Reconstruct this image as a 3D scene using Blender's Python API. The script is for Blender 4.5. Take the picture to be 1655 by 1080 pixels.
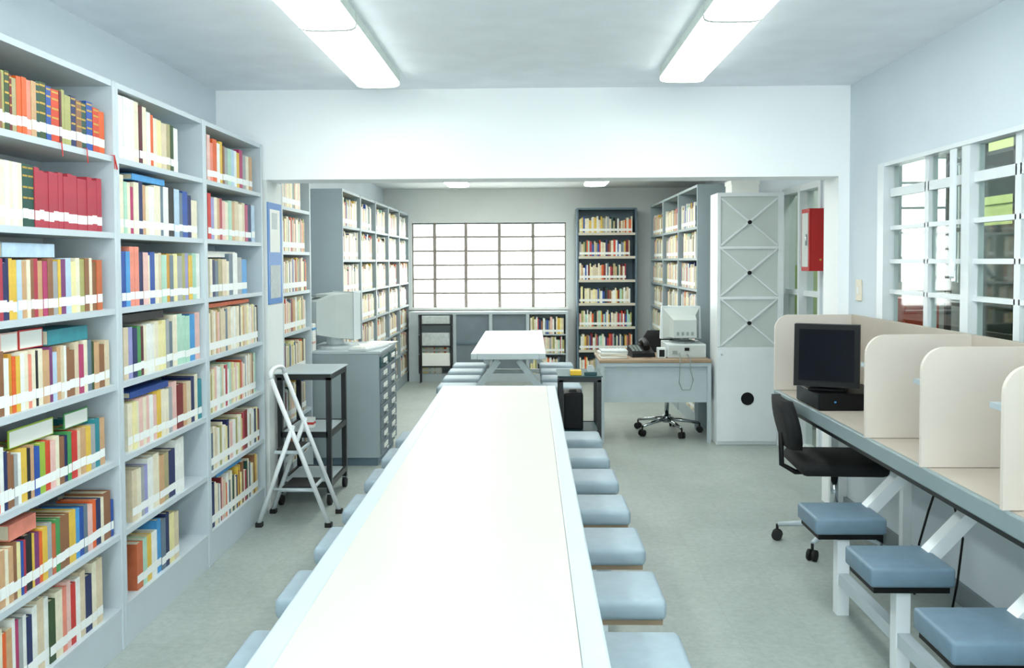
import bpy, bmesh, math, random
from mathutils import Vector, Matrix

random.seed(7)
for o in list(bpy.data.objects):
    bpy.data.objects.remove(o)
SC = bpy.context.scene
COL = SC.collection
R = math.radians

# ------------------------------------------------------------------ camera
F_PX = 1400.0
cam_d = bpy.data.cameras.new('camera')
cam = bpy.data.objects.new('camera', cam_d)
COL.objects.link(cam)
SC.camera = cam
cam_d.sensor_width = 36.0
cam_d.lens = 36.0 * F_PX / 1655.0
PITCH = 2.0
cam_d.shift_y = -(118.0 - F_PX * math.tan(R(PITCH))) / 1655.0
cam_d.clip_start = 0.05
cam.location = (0, 0, 1.5)
cam.rotation_mode = 'XYZ'
yaw = math.atan(30.5 / F_PX)
cam.matrix_world = (Matrix.Translation((0, 0, 1.5)) @ Matrix.Rotation(yaw, 4, 'Z')
                    @ Matrix.Rotation(R(90 - PITCH), 4, 'X') @ Matrix.Rotation(R(-0.25), 4, 'Z'))

# ------------------------------------------------------------------ world, exposure
SC.view_settings.view_transform = 'Standard'
SC.view_settings.look = 'None'
SC.view_settings.exposure = 0.22
SC.view_settings.gamma = 1.0
SC.view_settings.use_curve_mapping = False
w = bpy.data.worlds.new('overcast_sky')
SC.world = w
w.use_nodes = True
w.node_tree.nodes['Background'].inputs[0].default_value = (0.96, 0.99, 1.0, 1)
w.node_tree.nodes['Background'].inputs[1].default_value = 7.5
LAMP = 9.6          # radiance of the fluorescent diffusers
LAMP_BACK = 13.0


# ------------------------------------------------------------------ materials
def lin(c):
    return tuple(((v / 255.0) / 12.92 if v / 255.0 <= 0.04045 else ((v / 255.0 + 0.055) / 1.055) ** 2.4) for v in c)


MATS = {}


def mat(name, rgb, rough=0.5, metal=0.0, var=0.06, scale=8.0, bump=0.0, spec=0.5):
    if name in MATS:
        return MATS[name]
    m = bpy.data.materials.new(name)
    m.use_nodes = True
    nt = m.node_tree
    b = nt.nodes['Principled BSDF']
    b.inputs['Roughness'].default_value = rough
    b.inputs['Metallic'].default_value = metal
    b.inputs['Specular IOR Level'].default_value = spec
    c = lin(rgb)
    tc = nt.nodes.new('ShaderNodeTexCoord')
    nz = nt.nodes.new('ShaderNodeTexNoise')
    nz.inputs['Scale'].default_value = scale
    nz.inputs['Detail'].default_value = 4
    nt.links.new(tc.outputs['Object'], nz.inputs['Vector'])
    rp = nt.nodes.new('ShaderNodeValToRGB')
    rp.color_ramp.elements[0].position = 0.3
    rp.color_ramp.elements[1].position = 0.7
    rp.color_ramp.elements[0].color = tuple(max(0, v * (1 - var)) for v in c) + (1,)
    rp.color_ramp.elements[1].color = tuple(min(1, v * (1 + var)) for v in c) + (1,)
    nt.links.new(nz.outputs['Fac'], rp.inputs['Fac'])
    nt.links.new(rp.outputs['Color'], b.inputs['Base Color'])
    if bump:
        bp = nt.nodes.new('ShaderNodeBump')
        bp.inputs['Strength'].default_value = bump
        bp.inputs['Distance'].default_value = 0.01
        nt.links.new(nz.outputs['Fac'], bp.inputs['Height'])
        nt.links.new(bp.outputs['Normal'], b.inputs['Normal'])
    MATS[name] = m
    return m


def emit(name, rgb, s):
    if name in MATS:
        return MATS[name]
    m = bpy.data.materials.new(name)
    m.use_nodes = True
    nt = m.node_tree
    b = nt.nodes['Principled BSDF']
    b.inputs['Base Color'].default_value = lin(rgb) + (1,)
    b.inputs['Emission Color'].default_value = lin(rgb) + (1,)
    b.inputs['Emission Strength'].default_value = s
    MATS[name] = m
    return m


def glass(name, tint, gloss=0.12, frost=0.0):
    if name in MATS:
        return MATS[name]
    m = bpy.data.materials.new(name)
    m.use_nodes = True
    nt = m.node_tree
    nt.nodes.remove(nt.nodes['Principled BSDF'])
    out = nt.nodes['Material Output']
    tr = nt.nodes.new('ShaderNodeBsdfTransparent')
    tr.inputs[0].default_value = tint + (1,)
    gl = nt.nodes.new('ShaderNodeBsdfGlossy')
    gl.inputs['Roughness'].default_value = 0.03
    fr = nt.nodes.new('ShaderNodeFresnel')
    ge = nt.nodes.new('ShaderNodeNewGeometry')
    mr = nt.nodes.new('ShaderNodeMapRange')
    mr.inputs[3].default_value = 1.45
    mr.inputs[4].default_value = 1 / 1.45
    nt.links.new(ge.outputs['Backfacing'], mr.inputs[0])
    nt.links.new(mr.outputs[0], fr.inputs[0])
    mx = nt.nodes.new('ShaderNodeMixShader')
    nt.links.new(fr.outputs[0], mx.inputs[0])
    nt.links.new(tr.outputs[0], mx.inputs[1])
    nt.links.new(gl.outputs[0], mx.inputs[2])
    last = mx
    if frost:
        tl = nt.nodes.new('ShaderNodeBsdfTranslucent')
        tl.inputs[0].default_value = (0.95, 0.97, 0.95, 1)
        m2 = nt.nodes.new('ShaderNodeMixShader')
        m2.inputs[0].default_value = frost
        nt.links.new(mx.outputs[0], m2.inputs[1])
        nt.links.new(tl.outputs[0], m2.inputs[2])
        last = m2
    nt.links.new(last.outputs[0], out.inputs[0])
    MATS[name] = m
    return m


def floor_mat():
    m = mat('floor_vinyl', (163, 172, 168), 0.42, var=0.07, scale=3.0)
    nt = m.node_tree
    b = nt.nodes['Principled BSDF']
    ramp = [n for n in nt.nodes if n.type == 'VALTORGB'][0]
    tc = [n for n in nt.nodes if n.type == 'TEX_COORD'][0]
    br = nt.nodes.new('ShaderNodeTexBrick')
    br.offset = 0.0
    br.inputs['Scale'].default_value = 1.0
    br.inputs['Brick Width'].default_value = 0.3
    br.inputs['Row Height'].default_value = 0.3
    br.inputs['Mortar Size'].default_value = 0.002
    br.inputs['Mortar'].default_value = (0.88, 0.88, 0.88, 1)
    br.inputs['Color1'].default_value = (1, 1, 1, 1)
    br.inputs['Color2'].default_value = (0.95, 0.955, 0.95, 1)
    nt.links.new(tc.outputs['Object'], br.inputs['Vector'])
    n2 = nt.nodes.new('ShaderNodeTexNoise')
    n2.inputs['Scale'].default_value = 45
    n2.inputs['Detail'].default_value = 6
    nt.links.new(tc.outputs['Object'], n2.inputs['Vector'])
    mr = nt.nodes.new('ShaderNodeMapRange')
    mr.inputs[1].default_value = 0.3
    mr.inputs[2].default_value = 0.7
    mr.inputs[3].default_value = 0.9
    mr.inputs[4].default_value = 1.08
    nt.links.new(n2.outputs['Fac'], mr.inputs[0])
    m1 = nt.nodes.new('ShaderNodeMix'); m1.data_type = 'RGBA'; m1.blend_type = 'MULTIPLY'; m1.inputs[0].default_value = 1
    m2 = nt.nodes.new('ShaderNodeMix'); m2.data_type = 'RGBA'; m2.blend_type = 'MULTIPLY'; m2.inputs[0].default_value = 1
    nt.links.new(ramp.outputs[0], m1.inputs[6]); nt.links.new(br.outputs['Color'], m1.inputs[7])
    nt.links.new(m1.outputs[2], m2.inputs[6]); nt.links.new(mr.outputs[0], m2.inputs[7])
    nt.links.new(m2.outputs[2], b.inputs['Base Color'])
    return m


M = {}
M['floor'] = floor_mat()
M['wall'] = mat('wall_paint', (212, 222, 230), 0.75, var=0.03, scale=2.0, bump=0.02)
M['wall_back'] = mat('back_room_paint', (226, 230, 229), 0.8, var=0.03, scale=2.0, bump=0.02)
M['ceil'] = mat('ceiling_paint', (238, 243, 250), 0.85, var=0.035, scale=5.0, bump=0.05)
M['beam'] = mat('beam_paint', (247, 250, 252), 0.7, var=0.015, scale=2.5, bump=0.02)
M['steel'] = mat('shelf_grey_steel', (192, 203, 210), 0.45, 0.0, 0.03, 6.0)
M['steel2'] = mat('rear_shelf_grey_steel', (150, 163, 168), 0.45, 0.0, 0.03, 6.0)
M['steel_dark'] = mat('teal_grey_steel', (92, 114, 128), 0.5, 0.0, 0.05, 6.0)
M['cream_edge'] = mat('cream_shelf_edge', (205, 200, 185), 0.5, var=0.03)
M['laminate'] = mat('cream_laminate', (193, 191, 183), 0.42, var=0.02, scale=3.0)
M['edge'] = mat('pale_blue_edging', (182, 194, 200), 0.4, var=0.03)
M['vinyl'] = mat('blue_grey_vinyl', (156, 174, 186), 0.5, var=0.06, scale=20, bump=0.08)
M['vinyl_shaded'] = mat('shaded_blue_grey_vinyl', (104, 128, 146), 0.45, var=0.07, scale=20, bump=0.08)  # seat vinyl with the shade on the carrel seats put into its colour
M['white_metal'] = mat('white_enamel', (226, 232, 236), 0.35, var=0.02)
M['grey_metal'] = mat('grey_enamel', (176, 188, 194), 0.4, var=0.04)
M['desk_edge'] = mat('grey_green_edging', (134, 150, 154), 0.4, var=0.04)
M['window_bar'] = mat('weathered_window_bar', (150, 142, 136), 0.6, var=0.08)
M['black'] = mat('black_plastic', (11, 12, 15), 0.5, var=0.15, spec=0.25)
M['black_fab'] = mat('black_fabric', (14, 15, 17), 0.85, var=0.2, scale=60, bump=0.1)
M['black_steel'] = mat('black_steel', (20, 24, 28), 0.35, var=0.15)
M['chrome'] = mat('chrome', (200, 208, 212), 0.15, 1.0, 0.03)
M['beige'] = mat('beige_laminate_board', (216, 207, 198), 0.5, var=0.025, scale=4)
M['beige_edge'] = mat('beige_board_back', (190, 180, 168), 0.55, var=0.03)
M['rubber'] = mat('black_rubber', (22, 22, 24), 0.8, var=0.1)
M['pc'] = mat('pale_grey_plastic', (186, 194, 192), 0.5, var=0.03)
M['pc_dark'] = mat('grey_green_plastic', (140, 150, 148), 0.5, var=0.04)
M['pc_light'] = mat('light_grey_plastic', (208, 216, 218), 0.5, var=0.03)
M['screen'] = mat('dark_screen', (6, 8, 18), 0.12, var=0.05, spec=0.08)
M['red'] = mat('red_enamel', (178, 14, 10), 0.35, var=0.04)
M['lime'] = mat('lime_paint', (166, 192, 72), 0.5, var=0.04)
M['green'] = mat('green_paint', (62, 118, 48), 0.55, var=0.08)
M['lime_pale'] = mat('pale_lime_paint', (202, 216, 140), 0.55, var=0.05)
M['blue'] = mat('poster_blue', (30, 112, 186), 0.45, var=0.03)
M['paper'] = mat('white_paper', (232, 234, 230), 0.7, var=0.02)
M['paper_grey'] = mat('grey_printed_paper', (190, 198, 200), 0.7, var=0.12, scale=40)
M['mesh_panel'] = mat('frosted_panel', (196, 204, 202), 0.35, var=0.05, scale=3)
M['brown'] = mat('brown_wood', (150, 128, 104), 0.5, var=0.1)
M['slate'] = mat('slate_panel', (112, 124, 134), 0.6, var=0.12, scale=4)
M['yellow'] = mat('yellow_plastic', (228, 182, 40), 0.5)
M['teal'] = mat('dark_teal_plastic', (24, 70, 76), 0.5)
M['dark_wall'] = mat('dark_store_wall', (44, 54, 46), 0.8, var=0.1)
M['skirting'] = mat('grey_skirting', (130, 140, 146), 0.6, var=0.05)
M['ivory'] = mat('ivory_plastic', (226, 216, 196), 0.4, var=0.02)
M['gold'] = mat('gilt', (196, 160, 70), 0.4, 0.4, 0.1)
M['pane'] = glass('window_pane_glass', (0.93, 0.97, 0.95))
M['pane_frost'] = glass('bright_pane_glass', (0.97, 0.99, 0.97), frost=0.35)
M['pane_sheen'] = glass('carrel_window_glass', (0.9, 0.95, 0.93))
M['lamp'] = emit('diffuser_glow', (248, 255, 250), LAMP)
M['lamp_back'] = emit('back_diffuser_glow', (250, 254, 246), LAMP_BACK)
M['lamp_edge'] = mat('lamp_housing', (216, 226, 220), 0.5)


# ------------------------------------------------------------------ mesh helpers
def bm_box(bm, x0, x1, y0, y1, z0, z1, bevel=0.0, seg=1, mi=0):
    vs = [bm.verts.new(p) for p in ((x0, y0, z0), (x1, y0, z0), (x1, y1, z0), (x0, y1, z0),
                                    (x0, y0, z1), (x1, y0, z1), (x1, y1, z1), (x0, y1, z1))]
    fs = [bm.faces.new([vs[i] for i in q]) for q in
          ((3, 2, 1, 0), (4, 5, 6, 7), (0, 1, 5, 4), (1, 2, 6, 5), (2, 3, 7, 6), (3, 0, 4, 7))]
    for f in fs:
        f.material_index = mi
    if bevel:
        es = list({e for f in fs for e in f.edges})
        r = bmesh.ops.bevel(bm, geom=es, offset=bevel, segments=seg, profile=0.5, affect='EDGES')
        for f in r['faces']:
            f.material_index = mi
    return vs


def bm_bar(bm, a, b, wd, ht=None, up=(0, 0, 1)):
    """square bar from a to b"""
    a, b = Vector(a), Vector(b)
    ht = ht or wd
    d = (b - a).normalized()
    u = Vector(up)
    if abs(d.dot(u)) > 0.99:
        u = Vector((1, 0, 0))
    s = d.cross(u).normalized()
    t = s.cross(d).normalized()
    vs = []
    for p in (a, b):
        for i, j in ((-1, -1), (1, -1), (1, 1), (-1, 1)):
            vs.append(bm.verts.new(p + s * (i * wd / 2) + t * (j * ht / 2)))
    for q in ((3, 2, 1, 0), (4, 5, 6, 7), (0, 1, 5, 4), (1, 2, 6, 5), (2, 3, 7, 6), (3, 0, 4, 7)):
        bm.faces.new([vs[i] for i in q])


def bm_tube(bm, pts, r, n=10):
    pts = [Vector(p) for p in pts]
    rings = []
    ref = None
    for i, p in enumerate(pts):
        d = (pts[min(i + 1, len(pts) - 1)] - pts[max(i - 1, 0)]).normalized()
        if ref is None:
            ref = Vector((0, 0, 1)) if abs(d.z) < 0.9 else Vector((1, 0, 0))
        s = d.cross(ref).normalized()
        t = s.cross(d).normalized()
        rr = r[i] if isinstance(r, (list, tuple)) else r
        rings.append([bm.verts.new(p + (s * math.cos(2 * math.pi * k / n) + t * math.sin(2 * math.pi * k / n)) * rr) for k in range(n)])
    for a, b in zip(rings, rings[1:]):
        for k in range(n):
            f = bm.faces.new((a[k], a[(k + 1) % n], b[(k + 1) % n], b[k]))
            f.smooth = True
    bm.faces.new(rings[0][::-1])
    bm.faces.new(rings[-1])


def bm_loft(bm, sections, cap=True, smooth=False):
    """sections: lists of points with equal count"""
    rs = [[bm.verts.new(p) for p in s] for s in sections]
    n = len(rs[0])
    for a, b in zip(rs, rs[1:]):
        for k in range(n):
            f = bm.faces.new((a[k], a[(k + 1) % n], b[(k + 1) % n], b[k]))
            f.smooth = smooth
    if cap:
        bm.faces.new(rs[0][::-1])
        bm.faces.new(rs[-1])


def offset_of(parent):
    o = parent
    while o is not None and o.parent is not None:
        o = o.parent
    if o is None or o.get('_local'):
        return Vector((0, 0, 0))
    return o.location.copy()


def obj(name, bm, material, parent=None, **props):
    bmesh.ops.recalc_face_normals(bm, faces=bm.faces)
    me = bpy.data.meshes.new(name)
    off = offset_of(parent)
    if parent is not None and off.length:
        bmesh.ops.translate(bm, verts=bm.verts, vec=-off)
    elif parent is None and len(bm.verts):
        lo = Vector((min(v.co.x for v in bm.verts), min(v.co.y for v in bm.verts), min(v.co.z for v in bm.verts)))
        hi = Vector((max(v.co.x for v in bm.verts), max(v.co.y for v in bm.verts), max(v.co.z for v in bm.verts)))
        off = Vector(((lo.x + hi.x) / 2, (lo.y + hi.y) / 2, lo.z))
        bmesh.ops.translate(bm, verts=bm.verts, vec=-off)
    bm.to_mesh(me)
    bm.free()
    for m in (material if isinstance(material, (list, tuple)) else [material]):
        me.materials.append(M[m] if isinstance(m, str) else m)
    o = bpy.data.objects.new(name, me)
    COL.objects.link(o)
    if parent is not None:
        o.parent = parent
    else:
        o.location = off
    for k, v in props.items():
        o[k] = v
    return o


def box(name, x0, x1, y0, y1, z0, z1, material, parent=None, bevel=0.0, seg=2, **props):
    bm = bmesh.new()
    bm_box(bm, x0, x1, y0, y1, z0, z1, bevel, seg)
    return obj(name, bm, material, parent, **props)


def bar(name, a, b, wd, material, parent=None, ht=None, **props):
    bm = bmesh.new()
    bm_bar(bm, a, b, wd, ht)
    return obj(name, bm, material, parent, **props)


def tube(name, pts, r, material, parent=None, n=10, **props):
    bm = bmesh.new()
    bm_tube(bm, pts, r, n)
    return obj(name, bm, material, parent, **props)


def thing(name, label, cat, loc, rz=0.0, group=None, local=False):
    e = bpy.data.objects.new(name, None)
    e.empty_display_size = 0.1
    COL.objects.link(e)
    e.location = loc
    e.rotation_euler = (0, 0, rz)
    e['label'] = label
    e['category'] = cat
    if group:
        e['group'] = group
    if local:
        e['_local'] = 1
    return e


def tag(o, label, cat, group=None):
    o['label'] = label
    o['category'] = cat
    if group:
        o['group'] = group
    return o


def struct(o, label=None):
    o['kind'] = 'structure'
    if label:
        o['label'] = label
    return o


# ================================================================== THE SETTING
WL, WR, CH = -1.87, 1.875, 2.52           # front room: left wall, right wall, ceiling
BY0, BY1, BZ = 5.15, 5.40, 1.99           # beam
BACK, BCH, BWR = 11.05, 2.42, 2.10        # rear room: back wall, ceiling, right wall
Y0 = -2.6
NX1, NY0, NY1 = 4.1, 1.5, 8.2             # store room beyond the right-hand window

bm = bmesh.new(); bm_box(bm, WL - 0.1, NX1 + 0.1, Y0 - 0.1, BACK + 0.1, -0.1, 0)
o = obj('floor', bm, 'floor'); o['label'] = 'speckled grey green vinyl tile floor'; struct(o)
o = box('ceiling', WL - 0.1, WR + 0.1, Y0, BY0 + 0.01, CH, CH + 0.1, 'ceil'); struct(o, 'pale blue grey plaster ceiling of the front room')
o = box('ceiling_back', WL - 0.1, BWR + 0.1, BY1 - 0.02, BACK + 0.1, BCH, BCH + 0.1, 'wall_back'); struct(o, 'grey ceiling of the rear room')
o = box('wall_left', WL - 0.1, WL, Y0, BACK, 0, CH + 0.1, 'wall'); struct(o, 'pale wall behind the left bookcases')
FX0, FX1, FZ0, FZ1 = -1.75, 1.75, 0.6, 2.4   # added window opening behind the camera, for frontal fill daylight
bm = bmesh.new()
bm_box(bm, WL - 0.1, FX0, Y0 - 0.1, Y0, 0, CH + 0.1)
bm_box(bm, FX1, WR + 0.1, Y0 - 0.1, Y0, 0, CH + 0.1)
bm_box(bm, FX0, FX1, Y0 - 0.1, Y0, 0, FZ0)
bm_box(bm, FX0, FX1, Y0 - 0.1, Y0, FZ1, CH + 0.1)
o = obj('wall_front', bm, 'wall'); struct(o, 'wall behind the camera with an added daylight opening')
win = thing('fill_window', 'added wide window behind the camera for fill daylight', 'window', (0, Y0 - 0.05, FZ0))
del win['category']; win['kind'] = 'structure'
for k in range(6):
    x = FX0 + (FX1 - FX0) * k / 5
    box('mullion', x - 0.02, x + 0.02, Y0 - 0.07, Y0 - 0.02, FZ0, FZ1, 'white_metal', win)
for k in range(4):
    z = FZ0 + (FZ1 - FZ0) * k / 3
    box('glazing_bar', FX0, FX1, Y0 - 0.06, Y0 - 0.03, z - 0.015, z + 0.015, 'white_metal', win)
for i in range(5):
    for k in range(3):
        xa = FX0 + (FX1 - FX0) * i / 5 + 0.02; za = FZ0 + (FZ1 - FZ0) * k / 3 + 0.015
        box('pane', xa, xa + (FX1 - FX0) / 5 - 0.04, Y0 - 0.048, Y0 - 0.044, za, za + (FZ1 - FZ0) / 3 - 0.03, 'pane', win)
o = box('beam', WL, WR + 0.1, BY0, BY1, BZ, CH + 0.1, 'beam'); struct(o, 'deep white beam across the room')
o = box('pillar', WL, -1.575, BY0, BY1 + 0.06, 0, BZ, 'wall_back'); struct(o, 'grey pillar under left end of the beam')
o = box('trim_1', 1.81, WR + 0.1, BY0, BY1, 0, BZ, 'beam'); struct(o, 'white pilaster under right end of the beam')

# right wall of the front room with the window opening
WY0, WY1, WZ0, WZ1 = 0.6, 4.71, 0.98, 2.01
bm = bmesh.new()
bm_box(bm, WR, WR + 0.07, Y0, BY0, 0, WZ0)
bm_box(bm, WR, WR + 0.07, Y0, BY0, WZ1, CH + 0.1)
bm_box(bm, WR, WR + 0.07, Y0, WY0, WZ0, WZ1)
bm_box(bm, WR, WR + 0.07, WY1, BY0, WZ0, WZ1)
o = obj('wall_right', bm, 'wall'); struct(o, 'pale blue grey wall holding the long window')
o = box('baseboard_right', WR - 0.02, WR, Y0, BY0, 0, 0.09, 'skirting'); struct(o)

# rear room right wall with glazed door opening
DY0, DY1, DZ = 6.30, 7.30, 2.08
bm = bmesh.new()
bm_box(bm, BWR, BWR + 0.1, BY1, DY0, 0, BCH + 0.1)
bm_box(bm, BWR, BWR + 0.1, DY1, BACK, 0, BCH + 0.1)
bm_box(bm, BWR, BWR + 0.1, DY0, DY1, DZ, BCH + 0.1)
bm_box(bm, WR + 0.1, BWR + 0.1, BY1 - 0.08, BY1, 0, BCH + 0.1)
o = obj('wall_right_back', bm, 'wall'); struct(o)

# back wall with the window opening
VX0, VX1, VZ0, VZ1 = -1.52, 0.45, 0.91, 1.99
bm = bmesh.new()
bm_box(bm, WL - 0.1, VX0, BACK, BACK + 0.12, 0, BCH + 0.1)
bm_box(bm, VX1, BWR + 0.1, BACK, BACK + 0.12, 0, BCH + 0.1)
bm_box(bm, VX0, VX1, BACK, BACK + 0.12, 0, VZ0)
bm_box(bm, VX0, VX1, BACK, BACK + 0.12, VZ1, BCH + 0.1)
o = obj('wall_back', bm, 'wall_back'); struct(o, 'grey rear wall with the bright window')

# rear window: mullions, glazing bars, separate panes
win = thing('window_2', 'bright steel framed rear window of narrow panes', 'window', (-0.53, BACK + 0.04, VZ0))
del win['category']; win['kind'] = 'structure'
wy0, wy1 = BACK + 0.035, BACK + 0.06
cols_x = [VX0, -1.18, -0.84, -0.41, 0.0, VX1]
cols_x = [VX0, -1.23, -0.83, -0.40, 0.03, VX1]
rows_z = [VZ0 + (VZ1 - VZ0) * k / 6 for k in range(6)] + [VZ1]
box('sill', VX0 - 0.03, VX1 + 0.03, BACK - 0.05, BACK + 0.12, VZ0 - 0.03, VZ0, 'paper', win)
for k, x in enumerate(cols_x):
    box('mullion', x - 0.02, x + 0.02, wy0 - 0.01, wy1 + 0.01, VZ0, VZ1, 'window_bar', win)
for i in range(5):
    x0, x1 = cols_x[i] + 0.02, cols_x[i + 1] - 0.02
    for k in range(7):
        z = rows_z[k]
        if k:
            box('glazing_bar', x0, x1, wy0, wy1, z - 0.012, z + 0.012, 'window_bar', win)
        if k < 6:
            box('pane', x0, x1, wy0 + 0.008, wy0 + 0.013, z + (0.012 if k else 0), rows_z[k + 1] - 0.012, 'pane_frost', win)
box('window_head', VX0, VX1, wy0, wy1, VZ1 - 0.02, VZ1, 'grey_metal', win)

# right-hand window
win = thing('window_1', 'long white framed window in the right wall with many panes', 'window', (WR + 0.06, 2.6, WZ0))
del win['category']; win['kind'] = 'structure'
wx0, wx1 = WR + 0.02, WR + 0.064
ys = [4.63, 4.20, 3.79, 3.42, 3.03, 2.64, 2.25, 1.86, 1.47, 1.08, WY0]
zs = [WZ0, 1.14, 1.33, 1.49, 1.665, 1.85, WZ1]
box('jamb', WR - 0.012, WR + 0.07, 4.63, WY1, WZ0, WZ1, 'white_metal', win)
box('jamb', WR - 0.012, WR + 0.07, WY0, WY0 + 0.05, WZ0, WZ1, 'white_metal', win)
box('sill', WR - 0.03, WR + 0.068, WY0, WY1, WZ0 - 0.04, WZ0, 'white_metal', win)
box('lintel', WR - 0.008, WR + 0.065, WY0 + 0.05, 4.63, WZ1 - 0.02, WZ1, 'white_metal', win)
for k in range(1, 10):
    t = 0.035 if k % 2 == 0 else 0.022
    box('mullion', wx0 - (0.02 if k % 2 == 0 else 0), wx1, ys[k] - t, ys[k] + t, WZ0, WZ1, 'white_metal', win)
    if k in (1, 2, 3):
        pass
for i in range(10):
    ya, yb = ys[i + 1] + 0.022, ys[i] - 0.022
    for k in range(1, 6):
        t = 0.022 if k == 5 else 0.011
        box('glazing_bar', wx0, wx1 - 0.01, ya - 0.01, yb + 0.01, zs[k] - t, zs[k] + t, 'white_metal', win)
    for k in range(6):
        box('pane', wx0 + 0.018, wx0 + 0.022, ya, yb, zs[k] + 0.011, zs[k + 1] - 0.011, 'pane_sheen', win)
box('stay_bar', WR - 0.03, WR - 0.018, 3.83, 3.87, 1.45, 1.98, 'white_metal', win)
bar('latch', (WR - 0.02, 3.85, 1.50), (WR - 0.05, 3.80, 1.42), 0.018, 'white_metal', win)

# glazed door in the rear right wall
door = thing('door_1', 'narrow white framed glazed door beside the red box', 'door', (BWR + 0.05, 6.8, 0))
del door['category']; door['kind'] = 'structure'
for y in (DY0, 6.78, DY1 - 0.05):
    box('door_frame', BWR - 0.015, BWR + 0.096, y + 0.001, y + 0.049, 0, DZ - 0.003, 'white_metal', door)
box('door_frame', BWR - 0.012, BWR + 0.098, DY0 + 0.05, DY1 - 0.05, DZ - 0.05, DZ - 0.002, 'white_metal', door)
for ya, yb in ((DY0 + 0.05, 6.78), (6.83, DY1 - 0.05)):
    for za, zb in ((0.06, 0.62), (0.66, 1.22), (1.26, DZ - 0.05)):
        box('pane', BWR + 0.045, BWR + 0.05, ya, yb, za, zb, 'pane', door)
    for z in (0.62, 1.22):
        box('door_rail', BWR + 0.02, BWR + 0.08, ya, yb, z, z + 0.04, 'white_metal', door)
    box('door_rail', BWR + 0.02, BWR + 0.08, ya, yb, 0, 0.06, 'white_metal', door)
box('lock_plate', BWR + 0.0, BWR + 0.02, 6.84, 6.88, 1.55, 1.72, 'black', door)

# store room shell beyond the window
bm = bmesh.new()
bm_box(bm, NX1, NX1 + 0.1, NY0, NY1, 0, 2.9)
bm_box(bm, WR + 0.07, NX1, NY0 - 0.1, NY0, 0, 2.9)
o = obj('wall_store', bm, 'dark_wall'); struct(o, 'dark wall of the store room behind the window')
SX0, SX1, SZ0, SZ1 = 3.2, 4.0, 1.28, 2.45
bm = bmesh.new()
bm_box(bm, BWR + 0.1, SX0, NY1, NY1 + 0.1, 0, 2.9)
bm_box(bm, SX1, NX1 + 0.1, NY1, NY1 + 0.1, 0, 2.9)
bm_box(bm, SX0, SX1, NY1, NY1 + 0.1, 0, SZ0)
bm_box(bm, SX0, SX1, NY1, NY1 + 0.1, SZ1, 2.9)
o = obj('wall_store_back', bm, 'wall_back'); struct(o)
o = box('ceiling_store', WR + 0.1, NX1 + 0.1, NY0 - 0.1, NY1 + 0.1, 2.9, 3.0, 'wall_back'); struct(o)
win = thing('window_3', 'small bright window at the far end of the store room', 'window', (3.6, NY1, SZ0))
del win['category']; win['kind'] = 'structure'
for k in range(4):
    x = SX0 + (SX1 - SX0) * k / 3
    box('mullion', x - 0.015, x + 0.015, NY1 + 0.02, NY1 + 0.06, SZ0, SZ1, 'grey_metal', win)
for k in range(6):
    z = SZ0 + (SZ1 - SZ0) * k / 5
    box('glazing_bar', SX0, SX1, NY1 + 0.03, NY1 + 0.05, z - 0.012, z + 0.012, 'grey_metal', win)
for i in range(3):
    for k in range(5):
        xa = SX0 + (SX1 - SX0) * i / 3 + 0.015; za = SZ0 + (SZ1 - SZ0) * k / 5 + 0.012
        box('pane', xa, xa + (SX1 - SX0) / 3 - 0.03, NY1 + 0.038, NY1 + 0.042, za, za + (SZ1 - SZ0) / 5 - 0.024, 'pane', win)

# ================================================================== CEILING LIGHTS
def fixture(x0, x1, y0, y1, zc, label, glow='lamp', group='fluorescent ceiling lights'):
    t = thing('ceiling_light', label, 'ceiling light', ((x0 + x1) / 2, (y0 + y1) / 2, zc), group=group)
    box('housing', x0, x1, y0 + 0.005, y1 - 0.005, zc - 0.046, zc, 'lamp_edge', t)
    bm = bmesh.new()
    prof = []
    for k in range(9):
        a = math.pi * k / 8
        cx = math.cos(a); sz = math.sin(a)
        prof.append(((x0 + x1) / 2 + (x1 - x0) / 2 * (abs(cx) ** 0.5) * (1 if cx > 0 else -1), zc - 0.046 - 0.028 * sz ** 0.6))
    bm_loft(bm, [[(p[0], y, p[1]) for p in prof] for y in (y0 + 0.012, y1 - 0.012)], smooth=False)
    obj('diffuser', bm, glow, t)
    for ya, yb in ((y0, y0 + 0.012), (y1 - 0.012, y1)):
        bm = bmesh.new()
        bm_loft(bm, [[((x0 + x1) / 2 + (p[0] - (x0 + x1) / 2) * 1.02, y, p[1] - (0.003 if p[1] < zc - 0.05 else 0)) for p in prof] for y in (ya, yb)])
        obj('end_cap', bm, 'lamp_edge', t)


ORDK = ['third', 'fourth', 'fifth']
for side, x0, ye in (('left', -0.945, 4.74), ('right', 0.69, 4.67)):
    for k in range(5):
        y1 = ye - 1.18 * k
        fixture(x0, x0 + 0.235, y1 - 1.18, y1, CH,
                (f'{side} row fluorescent ceiling light nearest the white beam' if k == 0 else
                 f'{side} row fluorescent ceiling light cut off by the top of the photo' if k == 1 else
                 f'{side} row fluorescent ceiling light out of view, {ORDK[k - 2]} from the camera front'))
fixture(-0.95, -0.70, 8.75, 9.95, BCH, 'small bright rear room ceiling light above the window', 'lamp_back', 'rear room ceiling lights')
for k, y in enumerate((5.75, 7.2)):  # extra lamps added out of sight to brighten the rear room
    for x0, sd in ((-0.95, 'left'), (0.61, 'right')):
        fixture(x0, x0 + 0.25, y, y + 1.2, BCH, f"{sd} added fill light hidden above the beam, {['first', 'second'][k]} behind it", 'lamp_back', 'rear room ceiling lights')
fixture(0.61, 0.86, 8.75, 9.95, BCH, 'small bright rear room ceiling light left of the right shelves', 'lamp_back', 'rear room ceiling lights')

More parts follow.
